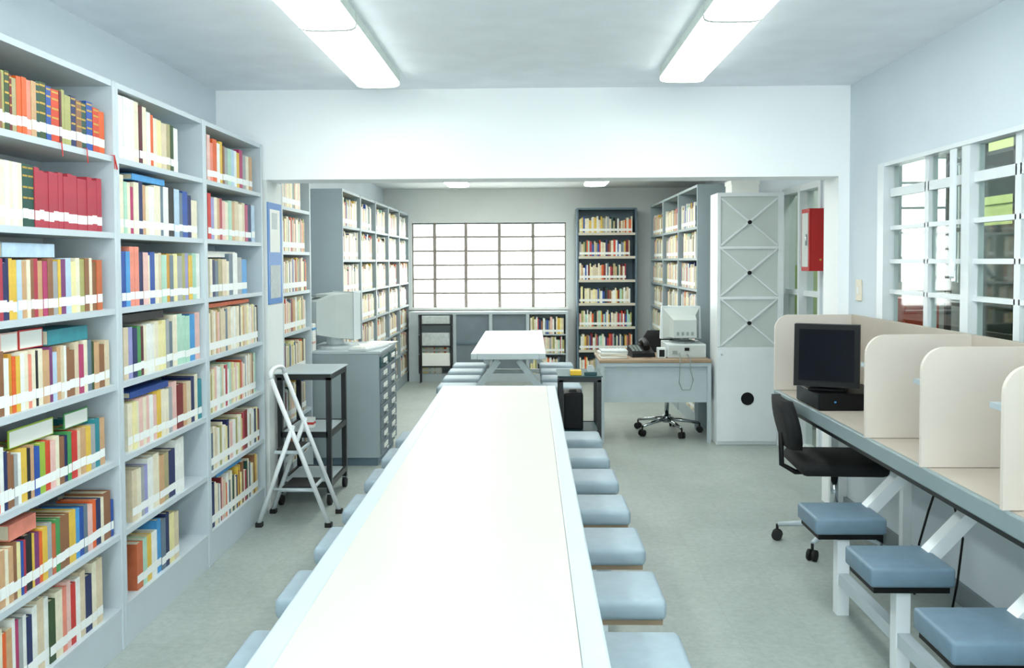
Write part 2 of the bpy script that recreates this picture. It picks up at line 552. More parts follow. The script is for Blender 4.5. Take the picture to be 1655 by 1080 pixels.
fixture(2.55, 2.80, 6.0, 7.2, 2.9, 'added unseen fill light in the room beyond the right window', 'lamp_back', 'store room fill lights')  # unseen lamp added to light up the dark store room

# ================================================================== BOOKCASES
def bookcase(name, label, x0, x1, y0, y1, zs, top, face, steel='steel', group=None, edge=None, plinth=0.15, t=0.022, depth_axis=None):
    """face: '+x', '-x' or '-y' = the open side"""
    b = thing(name, label, 'bookcase', ((x0 + x1) / 2, (y0 + y1) / 2, 0), group=group)
    if face in ('+x', '-x'):
        for ya in (y0, y1 - t):
            box('side_panel', x0, x1, ya, ya + t, 0, top, steel, b, 0.002, 1)
        bx = (x0, x0 + 0.006) if face == '+x' else (x1 - 0.006, x1)
        box('back_panel', bx[0], bx[1], y0 + t, y1 - t, 0, top, steel, b)
        ix = (x0 + 0.006, x1 - 0.004) if face == '+x' else (x0 + 0.004, x1 - 0.006)
        for z in zs:
            s = box('shelf', ix[0], ix[1], y0 + t, y1 - t, z - 0.022, z, steel, b)
        box('top_panel', ix[0], ix[1], y0 + t, y1 - t, top - 0.022, top, steel, b)
        px = (x1 - 0.02, x1 - 0.006) if face == '+x' else (x0 + 0.006, x0 + 0.02)
        box('plinth', px[0], px[1], y0 + t, y1 - t, 0, zs[0] - 0.022, steel, b)
    else:
        for xa in (x0, x1 - t):
            box('side_panel', xa, xa + t, y0, y1, 0, top, steel, b, 0.002, 1)
        box('back_panel', x0 + t, x1 - t, y1 - 0.006, y1, 0, top, steel, b)
        for z in zs:
            box('shelf', x0 + t, x1 - t, y0 + 0.004, y1 - 0.006, z - 0.022, z, steel, b)
            if edge:
                box('shelf_edge', x0 + t, x1 - t, y0, y0 + 0.004, z - 0.026, z + 0.006, edge, b)
        box('top_panel', x0 + t, x1 - t, y0 + 0.004, y1 - 0.006, top - 0.022, top, steel, b)
        box('plinth', x0 + t, x1 - t, y0 + 0.01, y0 + 0.022, 0, zs[0] - 0.022, steel, b)
    return b


SX, SB = -1.58, -1.865                      # front and back planes of the left bookcases
SZ = [0.165, 0.455, 0.745, 1.035, 1.325, 1.615, 1.905]
TOP = 2.19
bookcase('bookcase', 'tall grey steel bookcase at left edge, nearest the camera', SB, SX, 2.39, 3.29, SZ, TOP, '+x', group='left wall bookcases')
bookcase('bookcase', 'middle grey steel bookcase of the left wall row', SB, SX, 3.29, 4.19, SZ, TOP, '+x', group='left wall bookcases')
bookcase('bookcase', 'farthest front grey steel bookcase, beside the white step ladder', SB, SX, 4.19, 5.09, SZ, TOP, '+x', group='left wall bookcases')

# ---- colours of book covers
PAL = {
    'olive': (168, 166, 104), 'darkgreen': (48, 74, 40), 'darkred': (120, 30, 34), 'khaki': (170, 160, 120), 'orange': (222, 96, 42),
    'salmon': (232, 140, 120), 'tan': (200, 160, 120), 'forest': (30, 74, 66), 'blue': (36, 78, 160), 'redorange': (206, 66, 34),
    'maroon': (88, 26, 40), 'navy': (30, 42, 92), 'brown': (140, 96, 66), 'cream': (230, 222, 198), 'white': (232, 234, 230),
    'crimson': (172, 52, 70), 'yellow': (222, 184, 72), 'paleblue': (180, 204, 226), 'grey': (160, 164, 166), 'purple': (120, 56, 112),
    'pink': (228, 186, 178), 'ochre': (206, 150, 50), 'black': (26, 26, 30), 'magenta': (176, 56, 104), 'skyblue': (70, 150, 210),
    'green': (70, 146, 84), 'lime': (150, 180, 60), 'teal': (40, 132, 146), 'mint': (170, 210, 190), 'beige': (214, 198, 170),
    'lavender': (150, 150, 200), 'red': (200, 50, 46), 'terracotta': (196, 104, 66), 'slate': (100, 118, 134), 'paleyellow': (232, 222, 164),
}
COLOUR_WORD = {'darkgreen': 'dark green', 'darkred': 'dark red', 'forest': 'bottle green', 'redorange': 'red orange', 'paleblue': 'pale blue',
               'skyblue': 'sky blue', 'paleyellow': 'pale yellow', 'navy': 'navy blue', 'mint': 'mint green'}
for k, c in PAL.items():
    M['book_' + k] = mat('book_cover_' + k, c, 0.5, var=0.10, scale=25)
M['pages'] = mat('book_pages', (226, 216, 190), 0.8, var=0.06, scale=60)
M['spine_label'] = mat('spine_label_paper', (240, 243, 242), 0.6, var=0.02)

ORD = ['first', 'second', 'third', 'fourth', 'fifth', 'sixth', 'seventh', 'eighth', 'ninth', 'tenth', 'eleventh', 'twelfth', 'thirteenth',
       'fourteenth', 'fifteenth', 'sixteenth', 'seventeenth', 'eighteenth', 'nineteenth', 'twentieth', 'twenty-first', 'twenty-second',
       'twenty-third', 'twenty-fourth', 'twenty-fifth', 'twenty-sixth', 'twenty-seventh', 'twenty-eighth', 'twenty-ninth', 'thirtieth',
       'thirty-first', 'thirty-second', 'thirty-third', 'thirty-fourth']
BOXQ = ((3, 2, 1, 0), (4, 5, 6, 7), (0, 1, 5, 4), (1, 2, 6, 5), (2, 3, 7, 6), (3, 0, 4, 7))


class Soup:
    """boxes collected into one mesh"""
    def __init__(self):
        self.v, self.f, self.m, self.mats = [], [], [], []

    def slot(self, m):
        if m not in self.mats:
            self.mats.append(m)
        return self.mats.index(m)

    def box(self, x0, x1, y0, y1, z0, z1, m):
        n = len(self.v)
        self.v += [(x0, y0, z0), (x1, y0, z0), (x1, y1, z0), (x0, y1, z0), (x0, y0, z1), (x1, y0, z1), (x1, y1, z1), (x0, y1, z1)]
        self.f += [tuple(n + i for i in q) for q in BOXQ]
        self.m += [self.slot(m)] * 6

    def build(self, name, parent=None, loc=(0, 0, 0)):
        me = bpy.data.meshes.new(name)
        me.from_pydata(self.v, [], self.f)
        for m in self.mats:
            me.materials.append(M[m])
        me.polygons.foreach_set('material_index', self.m)
        me.update()
        o = bpy.data.objects.new(name, me)
        COL.objects.link(o)
        o.parent = parent
        o.location = loc
        return o


STUFF = Soup()
N_BOOKS = [0]


def book(xs, y0, y1, z, h, dp, colour, label, group, gilt=False):
    """one upright book whose spine faces +x at x = xs"""
    wd = y1 - y0
    c = min(0.003, wd * 0.2)
    s = Soup()
    m = 'book_' + colour
    s.box(-c, 0, 0, wd, 0, h, m)
    s.box(-dp, -c, 0, c, 0, h, m)
    s.box(-dp, -c, wd - c, wd, 0, h, m)
    b = s.build('book', None, (xs, y0, z))
    tag(b, label, 'book', group)
    p = Soup(); p.box(-dp + 0.004, -c, c, wd - c, 0.004, h - 0.004, 'pages'); p.build('pages', b)
    if gilt:
        for q in (0.45, 0.62, 0.8, 0.93):
            g = Soup(); g.box(0, 0.0006, wd * 0.08, wd * 0.92, h * q, h * q + 0.006, 'gold'); g.build('gilt_band', b)
    q0 = random.uniform(-0.003, 0.003)
    l = Soup(); l.box(0, 0.0009, wd * 0.015, wd * 0.985, 0.026 + q0, 0.057 + q0, 'spine_label'); l.build('spine_label', b)
    N_BOOKS[0] += 1
    return b


def stuff_book(axis, sp, u0, u1, z, h, dp, colour, label=True):
    """axis '+x','-x','-y': the way the spine faces; sp = spine plane, u0..u1 along the shelf"""
    m = 'book_' + colour
    if axis == '+x':
        STUFF.box(sp - dp, sp, u0, u1, z, z + h, m)
        STUFF.box(sp - dp + 0.003, sp - 0.003, u0 + 0.003, u1 - 0.003, z + h - 0.002, z + h + 0.001, 'pages')
        if label:
            STUFF.box(sp, sp + 0.001, u0 + 0.0005, u1 - 0.0005, z + 0.026, z + 0.062, 'spine_label')
    elif axis == '-x':
        STUFF.box(sp, sp + dp, u0, u1, z, z + h, m)
        if label:
            STUFF.box(sp - 0.001, sp, u0 + 0.0005, u1 - 0.0005, z + 0.026, z + 0.058, 'spine_label')
    else:
        STUFF.box(u0, u1, sp, sp + dp, z, z + h, m)
        if label:
            STUFF.box(u0 + 0.0005, u1 - 0.0005, sp - 0.001, sp, z + 0.026, z + 0.055, 'spine_label')


XS = -1.602                                  # spine plane


def y_at(px):
    """a photo column on the spine plane -> distance along the shelf"""
    return F_PX * -XS / (858.0 - px)


ROWS = {}
# (bookcase, row from the top): (start column in the photo, "colour:width[:height cm]" ...)
ROWS[1, 1] = (0, 18.5, 'olive:5 darkgreen:8 darkred:4 khaki:7:17 orange:8 orange:8 salmon:8:18 tan:8 forest:6 darkgreen:11:19 blue:8 redorange:13:18 maroon:4 olive:5 olive:10:17.5 navy:8:18 brown:9:17 forest:8:17 blue:10:18 redorange:10:16.5 orange:10:16')
ROWS[1, 2] = (0, 19, 'white:8:20 cream:7:20 white:8:20 cream:8:20 forest:9:20 forest:10:20 ' + ' '.join(['crimson:7.9'] * 14))
ROWS[1, 3] = (0, 18.5, 'navy:5:19 yellow:6 yellow:7 paleblue:7 tan:9 cream:6 brown:5 crimson:7 tan:9 magenta:7 brown:9 grey:9 yellow:4 purple:8 paleblue:9 paleyellow:8 cream:7 olive:8 brown:7 cream:5 brown:8 terracotta:8')
ROWS[1, 4] = (0, 18, 'ochre:6 orange:6 yellow:7 white:7 cream:7:18.5 salmon:6 cream:7 black:4 cream:8 tan:10 purple:5 paleblue:8:16.5 tan:6 beige:5 white:4 brown:6 brown:9:16 beige:7 magenta:7 cream:7 slate:7 darkgreen:4 tan:8 brown:9:16 beige:7 beige:7 maroon:5')
ROWS[1, 5] = (0, 16.5, 'brown:6 grey:6 white:6 yellow:10 black:6 tan:6 blue:8:16 lime:10:16.5 redorange:9:16.5 pink:9 cream:6:17 brown:8 navy:6:16 green:6 red:9:16.5 beige:6:16 tan:9 yellow:8 grey:8 teal:8:18 tan:8:17.5')
ROWS[1, 6] = (0, 17.5, 'brown:6 paleyellow:7 blue:4 crimson:4 black:12:18 yellow:4 purple:8 orange:5 yellow:8 grey:8 terracotta:6 green:7 brown:8:18 brown:8:18 yellow:11 skyblue:7 blue:7 slate:6 pink:8 orange:6 navy:9 cream:4 brown:12:18 blue:4:14')
ROWS[1, 7] = (0, 23, 'magenta:7 grey:7:22 white:6 navy:9:21 white:9 beige:12:24 white:8:23 darkgreen:10:21 cream:12 salmon:8 pink:7 red:9:21.5 white:8 beige:8:23.5 navy:11:20.5 cream:7:24 beige:10:24')
ROWS[2, 1] = (188, 21, 'white:10:25 white:9:25 white:9:25 cream:8:25 maroon:5:24 cream:7:24 white:6:22.5 orange:5:22 cream:6 paleyellow:7 beige:8 khaki:7 darkgreen:5 white:7:20')
ROWS[2, 2] = (190, 21, 'cream:7:23 mint:5 cream:6 magenta:5:19 cream:8 navy:7:22 tan:5 cream:5 white:9 cream:10:21.5 slate:5 white:8 black:9:22 paleblue:8 slate:6 blue:8 navy:6:20 cream:10:18')
ROWS[2, 3] = (191, 21, 'blue:7:22 skyblue:7:22 salmon:8:24 salmon:7:24 navy:7:22 pink:8 cream:3 blue:8:22 cream:6 beige:5 mint:8 ochre:5 slate:6 paleyellow:7 grey:8 olive:5 lavender:5 yellow:6 mint:6 white:6 cream:6')
ROWS[2, 4] = (192, 21, 'beige:8 lavender:7 navy:7:20 green:6:20.5 maroon:5 cream:5 white:7 white:6 cream:6 paleyellow:7:20 paleyellow:6 grey:5 slate:6 cream:7:23 mint:9:23 mint:5:22 mint:7 skyblue:9:22 pink:8:22.5 white:8:19')
ROWS[2, 5] = (197, 19.5, 'cream:8 paleyellow:6 cream:5 pink:6 cream:5 pink:6 white:6 pink:6 yellow:7:20.5 cream:6 cream:6 grey:6 pink:8:22 darkred:10:20 tan:6 beige:7 navy:6:21.5 cream:6:22 teal:6:19 teal:6')
ROWS[2, 6] = (201, 21, 'beige:8 cream:7 grey:6 lavender:6 white:9:22.5 cream:10:23 tan:8 khaki:8:21 navy:11:21 white:8:24.5 white:6:24.5')
ROWS[2, 7] = (207, 20, 'terracotta:10:19 mint:7 yellow:8 white:9 skyblue:7:23 slate:7:22 navy:6:23.5 paleyellow:9:22 beige:7:21')
ROWS[3, 1] = (334, 20, 'pink:5:23 salmon:5 orange:7:22 white:5 yellow:4:22 brown:3 grey:5 mint:6 paleblue:5 white:4 yellow:4 magenta:5:21.5 grey:5 cream:5 tan:5')
ROWS[3, 2] = (334, 21, 'red:5:23 lavender:5 cream:5 tan:5 crimson:4 pink:5 cream:5 mint:5 tan:5 beige:6 cream:6 beige:5 magenta:4 navy:6 paleblue:5')
ROWS[3, 3] = (336, 19, 'cream:4 navy:5 slate:5 khaki:6 beige:7 cream:5:18 slate:6:22 white:7:22.5 grey:8:20 skyblue:8:19')

CASE_WORD = {1: 'nearest left bookcase', 2: 'middle left bookcase', 3: 'bookcase beside the ladder'}
LIMIT = 300
for (case, row), (px, dh, spec) in ROWS.items():
    z = SZ[7 - row]
    ymax = {1: 3.262, 2: 4.162, 3: 5.062}[case]
    for n, tok in enumerate(spec.split()):
        q = tok.split(':')
        colour, wpx = q[0], float(q[1])
        h = (float(q[2]) if len(q) > 2 else dh + random.uniform(-0.8, 0.8)) / 100.0
        ya, yb = y_at(px), y_at(px + wpx)
        px += wpx
        if yb > ymax:
            break
        rowword = ORD[row - 1] + ' shelf down'
        if row == 7:
            rowword = 'bottom shelf'
        elif row == 1:
            rowword = 'top shelf'
        label = f"{COLOUR_WORD.get(colour, colour)} book, {ORD[n]} from left on {rowword} of {CASE_WORD[case]}"
        gilt = case == 1 and row <= 2 and colour in ('forest', 'darkgreen', 'navy', 'brown', 'darkred', 'redorange', 'blue')
        dx = random.uniform(-0.004, 0.0)
        if N_BOOKS[0] < LIMIT - 11:
            book(XS + dx, ya + 0.0004, yb - 0.0004, z, h, random.uniform(0.13, 0.165), colour, label,
                 f'books on the {CASE_WORD[case]}', gilt)
        else:
            stuff_book('+x', XS + dx, ya + 0.0004, yb - 0.0004, z, h, 0.15, colour)
# books of the near bookcase that stand left of the picture's edge
for row in range(1, 8):
    y = y_at(0) - 0.002
    while y > 2.44:
        wd = random.uniform(0.015, 0.03)
        stuff_book('+x', XS, y - wd, y, SZ[7 - row], random.uniform(0.17, 0.2) + (0.04 if row == 7 else 0), 0.14,
                   random.choice(['cream', 'tan', 'brown', 'crimson', 'navy', 'white', 'orange']))
        y -= wd + 0.0008

CREAMS = ['cream'] * 5 + ['white'] * 4 + ['beige'] * 4 + ['paleyellow'] * 2 + ['pink', 'grey', 'khaki', 'tan', 'mint']
ACCENT = ['navy', 'blue', 'crimson', 'orange', 'brown', 'forest', 'black', 'yellow', 'darkred', 'slate', 'olive', 'redorange']


def fill(axis, sp, u0, u1, z, hmin, hmax, dp, accent=0.25, wmin=0.012, wmax=0.03, full=1.0):
    u = u0
    end = u0 + (u1 - u0) * full
    while True:
        wd = random.uniform(wmin, wmax)
        if u + wd > end:
            break
        stuff_book(axis, sp, u, u + wd - 0.0006, z, random.uniform(hmin, hmax), dp * random.uniform(0.85, 1.0),
                   random.choice(ACCENT) if random.random() < accent else random.choice(CREAMS))
        u += wd


# the far front bookcase: lower rows
fill('+x', XS, 4.225, 5.04, SZ[3], 0.20, 0.235, 0.16, 0.15)
fill('+x', XS, 4.225, 5.00, SZ[2], 0.18, 0.235, 0.16, 0.25)
fill('+x', XS, 4.225, 5.04, SZ[1], 0.18, 0.22, 0.16, 0.35)
fill('+x', XS, 4.225, 5.00, SZ[0], 0.17, 0.23, 0.16, 0.35)

# ---- books lying on top of the rows, and subject cards
def lying(px0, px1, row, zup, th, colour, label, dp=0.13):
    z = SZ[7 - row] + zup
    ya, yb = y_at(px0), y_at(px1)
    s = Soup()
    m = 'book_' + colour
    c = 0.003
    s.box(-c, 0, 0, yb - ya, 0, th, m)
    s.box(-dp, -c, 0, yb - ya, 0, c, m)
    s.box(-dp, -c, 0, yb - ya, th - c, th, m)
    b = s.build('book', None, (XS - 0.012, ya, z))
    tag(b, label, 'book', 'books lying flat on the rows')
    p = Soup(); p.box(-dp + 0.004, -c, 0.004, yb - ya - 0.004, c, th - c, 'pages'); p.build('pages', b)
    N_BOOKS[0] += 1


lying(0, 86, 3, 0.194, 0.045, 'paleblue', 'pale blue book lying flat on the third shelf down of nearest bookcase')
lying(72, 137, 4, 0.189, 0.05, 'teal', 'teal book lying flat on the fourth shelf of nearest bookcase')
lying(0, 45, 6, 0.184, 0.05, 'salmon', 'salmon book lying flat on the sixth shelf of nearest bookcase')
lying(215, 268, 2, 0.222, 0.026, 'skyblue', 'bright blue book lying flat on second shelf of middle bookcase')
lying(195, 262, 4, 0.224, 0.034, 'black', 'thick black book lying flat on fourth shelf of middle bookcase')
lying(205, 268, 5, 0.206, 0.026, 'blue', 'royal blue book lying flat on fifth shelf of middle bookcase')
lying(336, 402, 4, 0.236, 0.02, 'orange', 'orange book lying flat in the bookcase beside the ladder')
lying(345, 385, 7, 0.231, 0.02, 'skyblue', 'sky blue book lying flat on bottom shelf beside the ladder')


def card(px0, px1, row, zup, hh, frame, label):
    z = SZ[7 - row] + zup
    ya, yb = y_at(px0), y_at(px1)
    t = thing('subject_card', label, 'card', (XS - 0.03, (ya + yb) / 2, z), group='subject cards standing on the rows of books')
    box('card', XS - 0.03, XS - 0.026, ya, yb, z, z + hh, 'book_' + frame, t)
    box('paper_face', XS - 0.026, XS - 0.0255, ya + 0.005, yb - 0.005, z + 0.003, z + hh - 0.005, 'paper', t)
    box('card_foot', XS - 0.06, XS - 0.03, ya, yb, z, z + 0.003, 'book_' + frame, t)


card(0, 29, 4, 0.189, 0.06, 'pink', 'white subject card with pale pink edge, left of the red edged card')
card(31, 70, 4, 0.189, 0.062, 'red', 'white subject card with red edge on the fourth shelf')
card(10, 84, 5, 0.174, 0.058, 'lime', 'wide white subject card with lime edge on the fifth shelf')
card(102, 141, 5, 0.174, 0.055, 'green', 'white subject card with green edge on the fifth shelf')
card(338, 385, 3, 0.201, 0.03, 'white', 'plain white subject card beside the ladder bookcase third shelf')

# ---- red ribbon markers hanging from the top shelf
for k, (px, dz, lab) in enumerate(((84, 0.045, 'leftmost red ribbon bookmark hanging from the top shelf books'),
                                   (126, 0.05, 'middle red ribbon bookmark hanging from the top shelf books'),
                                   (171, 0.05, 'forked red ribbon bookmark hanging at the top shelf end'))):
    y = y_at(px)
    bm = bmesh.new()
    z = SZ[6]
    bm_bar(bm, (XS + 0.002, y, z + 0.002), (SX + 0.003, y, z + 0.002), 0.005, 0.0015)
    bm_bar(bm, (SX + 0.003, y, z + 0.003), (SX + 0.004, y + 0.004, z - dz), 0.005, 0.0015)
    if k == 2:
        bm_bar(bm, (SX + 0.003, y, z + 0.003), (SX + 0.004, y + 0.022, z - dz), 0.005, 0.0015)
    tag(obj('ribbon_bookmark', bm, 'book_red'), lab, 'bookmark', 'red ribbon bookmarks')

# ---- bookcases of the rear room
RZ = [0.12, 0.40, 0.68, 0.96, 1.24, 1.52, 1.80]
bookcase('bookcase', 'grey bookcase behind the pillar with the blue poster', SB, -1.585, 5.50, 6.22, [0.165, 0.455, 0.745, 1.035, 1.30, 1.57, 1.86], 2.16, '+x', 'steel')
for z, f in zip([0.165, 0.455, 0.745, 1.035, 1.30, 1.57, 1.86], (0.9, 0.9, 0.9, 0.9, 0.95, 0.9, 0.75)):
    fill('+x', -1.60, 5.53, 6.18, z, 0.19, 0.23, 0.16, 0.3, full=f)
NUMW = ['nearest', 'second', 'third', 'fourth', 'farthest']
for k in range(5):
    y = 7.08 + 0.77 * k
    bookcase('bookcase', f'{NUMW[k]} grey bookcase in the rear left row leading to the window', -1.82, -1.54, y, y + 0.77, RZ, 2.10, '+x', 'steel2', 'rear left bookcases')
    for z in RZ:
        fill('+x', -1.556, y + 0.03, y + 0.73, z, 0.17, 0.24, 0.15, 0.2, full=random.uniform(0.8, 1.0))
for k in range(3):
    y = 7.70 + 1.0 * k
    bookcase('bookcase', f"{['nearest', 'middle', 'farthest'][k]} grey bookcase in the rear right row behind the desk", 1.47, 1.77, y, y + 1.0, RZ, 2.17, '-x', 'steel2', 'rear right bookcases')
    for z in RZ:
        fill('-x', 1.49, y + 0.03 + (0.15 if k == 0 else 0), y + 0.96, z, 0.17, 0.24, 0.15, 0.25, full=random.uniform(0.75, 1.0))
RB = [0.10, 0.39, 0.68, 0.97, 1.26, 1.55, 1.84]
bookcase('bookcase', 'teal grey bookcase facing the camera right of the window', 0.57, 1.31, 10.72, 11.0, RB, 2.15, '-y', 'steel_dark', edge='cream_edge')
for z in RB:
    fill('-y', 10.735, 0.60, 1.28, z, 0.15, 0.21, 0.15, 0.45, full=random.uniform(0.85, 1.0))

# ---- low bookcase under the window
low = thing('low_bookcase', 'low grey bookcase under the bright rear window', 'bookcase', (-0.5, 10.85, 0))
LX = [-1.40, -0.97, -0.93, -0.50, -0.04, 0.44]
ly0, ly1 = 10.72, 11.02
box('top_panel', -1.52, 0.46, ly0, ly1, 0.84, 0.87, 'grey_metal', low)
box('bottom_panel', -1.52, 0.46, ly0, ly1, 0.0, 0.10, 'grey_metal', low)
box('back_panel', -1.52, 0.46, ly1 - 0.01, ly1, 0.10, 0.84, 'steel2', low)
for x0, x1 in ((-1.52, -1.40), (-0.97, -0.93), (-0.52, -0.48), (-0.06, -0.02), (0.43, 0.46)):
    box('divider', x0, x1, ly0, ly1 - 0.01, 0.10, 0.84, 'grey_metal', low)
for x0, x1 in ((-1.40, -0.97), (-0.02, 0.43)):
    for z in (0.35, 0.59):
        box('shelf', x0, x1, ly0 + 0.01, ly1 - 0.01, z - 0.015, z, 'grey_metal', low)
for x0, x1 in ((-0.93, -0.52), (-0.48, -0.06)):
    box('door_panel', x0, x1, ly0 + 0.03, ly0 + 0.045, 0.49, 0.84, 'slate', low)
    box('door_panel', x0, x1, ly0 + 0.03, ly0 + 0.045, 0.10, 0.47, 'slate', low)
    box('shelf', x0, x1, ly0 + 0.01, ly1 - 0.01, 0.47, 0.49, 'steel_dark', low)
for z, f in ((0.35, 1.0), (0.59, 1.0), (0.10, 0.9)):
    fill('-y', ly0 + 0.03, -0.01, 0.42, z, 0.16, 0.22, 0.15, 0.3, full=f)
fill('-y', ly0 + 0.03, -1.38, -1.02, 0.35, 0.16, 0.2, 0.15, 0.05)
fill('-y', ly0 + 0.03, -1.38, -1.12, 0.10, 0.16, 0.2, 0.15, 0.15)
o = STUFF.build('library_books')
o['kind'] = 'stuff'
tag(o, 'rows of further small books filling the farther shelves', 'books')

# newspaper rack at the left end of the low bookcase
rk = thing('magazine_rack', 'black wire magazine rack under the left of the rear window', 'rack', (-1.18, 10.65, 0))
for x in (-1.37, -0.99):
    box('upright', x, x + 0.014, 10.60, 10.615, 0, 0.84, 'black_steel', rk)
    box('upright', x, x + 0.014, 10.69, 10.705, 0, 0.84, 'black_steel', rk)
for z in (0.2, 0.45, 0.72):
    box('wire', -1.37, -0.976, 10.60, 10.612, z, z + 0.012, 'black_steel', rk)
    box('tray', -1.37, -0.976, 10.60, 10.705, z - 0.008, z - 0.002, 'black_steel', rk)
for k, (z, c) in enumerate(((0.2, 'a pale'), (0.45, 'a folded grey'), (0.72, 'a dark printed'))):
    bm = bmesh.new()
    bm_box(bm, -1.345, -1.0, 10.62, 10.645, z, z + (0.11 if k == 2 else 0.17), 0.004, 1)
    tag(obj('magazine', bm, ['paper', 'paper_grey', 'paper_grey'][k]), f"{c} magazine in the wire rack, {['lowest', 'middle', 'top'][k]} tier", 'magazine', 'magazines in the rack')

# ================================================================== READING TABLES
def reading_table(label, x0, x1, y0, y1, ztop, seat_ys, seat_d, frames, out=0.27, th=0.05, vinyl='vinyl', seat_z=0.45):
    cx = (x0 + x1) / 2
    t = thing('reading_table', label, 'table', (cx, (y0 + y1) / 2, 0))
    bm = bmesh.new(); bm_box(bm, x0 + 0.055, x1 - 0.055, y0 + 0.03, y1 - 0.03, ztop - th, ztop + 0.0005)
    obj('table_top', bm, 'laminate', t)
    for a, b in ((x0, x0 + 0.055), (x1 - 0.055, x1)):
        box('edge_band', a, b, y0, y1, ztop - th, ztop, 'edge', t, 0.006, 2)
    for a, b in ((y0, y0 + 0.03), (y1 - 0.03, y1)):
        box('edge_band', x0 + 0.055, x1 - 0.055, a, b, ztop - th, ztop, 'edge', t, 0.003, 1)
    for x in (x0 + 0.12, x1 - 0.12):
        box('rail', x - 0.02, x + 0.02, y0 + 0.08, y1 - 0.08, ztop - th - 0.04, ztop - th, 'grey_metal', t)
    for y in frames:
        for s in (-1, 1):
            bm = bmesh.new()
            bm_bar(bm, (cx + s * 0.08, y, ztop - th - 0.01), (cx + s * 0.60, y, 0.01), 0.055, 0.05)
            obj('leg', bm, 'grey_metal', t)
            box('foot', cx + s * 0.60 - 0.035, cx + s * 0.60 + 0.035, y - 0.03, y + 0.03, 0, 0.012, 'rubber', t)
        box('cross_bar', cx - 0.48, cx + 0.48, y - 0.02, y + 0.02, seat_z - 0.14, seat_z - 0.10, 'grey_metal', t)
    for s in (-1, 1):
        bx = cx + s * 0.40
        box('seat_beam', bx - 0.025, bx + 0.025, seat_ys[0] + 0.02, seat_ys[-1] + seat_d - 0.02, seat_z - 0.14, seat_z - 0.10, 'grey_metal', t)
        for y in seat_ys:
            xa, xb = sorted((cx + s * 0.27, cx + s * 0.612))
            bm = bmesh.new()
            bm_box(bm, xa, xb, y, y + seat_d, seat_z - 0.068, seat_z, 0.02, 3)
            for f in bm.faces:
                f.smooth = True
            st = obj('seat', bm, vinyl, t)
            box('seat_board', xa + 0.012, xb - 0.012, y + 0.012, y + seat_d - 0.012, seat_z - 0.082, seat_z - 0.066, 'brown', st)
            box('bracket', bx - 0.03, bx + 0.03, y + 0.004, y + seat_d - 0.06, seat_z - 0.10, seat_z - 0.082, 'white_metal', st)


TX0, TX1 = -0.535, 0.147
reading_table('long cream topped reading table with blue grey seats in the foreground', TX0, TX1, 0.75, 5.19, 0.75,
              [0.72 + 0.482 * k for k in range(10)], 0.27, (1.0, 2.4, 3.8, 5.05))
reading_table('shorter white reading table with seats in front of the rear window', -0.49, 0.12, 7.0, 9.3, 0.75,
              [7.2 + 0.5 * k for k in range(4)], 0.27, (7.08, 9.2), vinyl='vinyl')

# ================================================================== STEP LADDER
lad = thing('step_ladder', 'white tubular folding step ladder in front of the black trolley', 'ladder', (-1.35, 5.0, 0))
YA, YB = 4.83, 5.10
for y in (YA, YB):
    tube('rail', [(-1.15, y, 0.02), (-1.465, y, 0.84)], 0.013, 'white_metal', lad)
    tube('rear_leg', [(-1.545, y + 0.0, 0.02), (-1.345, y, 0.575)], 0.013, 'white_metal', lad)
    box('rubber_foot', -1.168, -1.130, y - 0.018, y + 0.018, 0, 0.025, 'rubber', lad)
    box('rubber_foot', -1.562, -1.526, y - 0.018, y + 0.018, 0, 0.025, 'rubber', lad)
    tube('side_brace', [(-1.475, y, 0.215), (-1.225, y, 0.205)], 0.007, 'grey_metal', lad)
pts = [(-1.465, YA, 0.84)] + [(-1.465 - 0.014 * math.sin(a), (YA + YB) / 2 - (YB - YA) / 2 * math.cos(a), 0.84 + 0.05 * math.sin(a) ** 0.5)
                              for a in [math.pi * k / 10 for k in range(1, 10)]] + [(-1.465, YB, 0.84)]
tube('top_hoop', pts, 0.013, 'white_metal', lad)
for z, xa, xb in ((0.215, -1.43, -1.24), (0.43, -1.46, -1.315)):
    st = box('step', xa, xb, YA + 0.012, YB - 0.012, z - 0.02, z, 'grey_metal', lad, 0.004, 1)
    box('tread', xa + 0.012, xb - 0.012, YA + 0.025, YB - 0.025, z, z + 0.006, 'rubber', st)

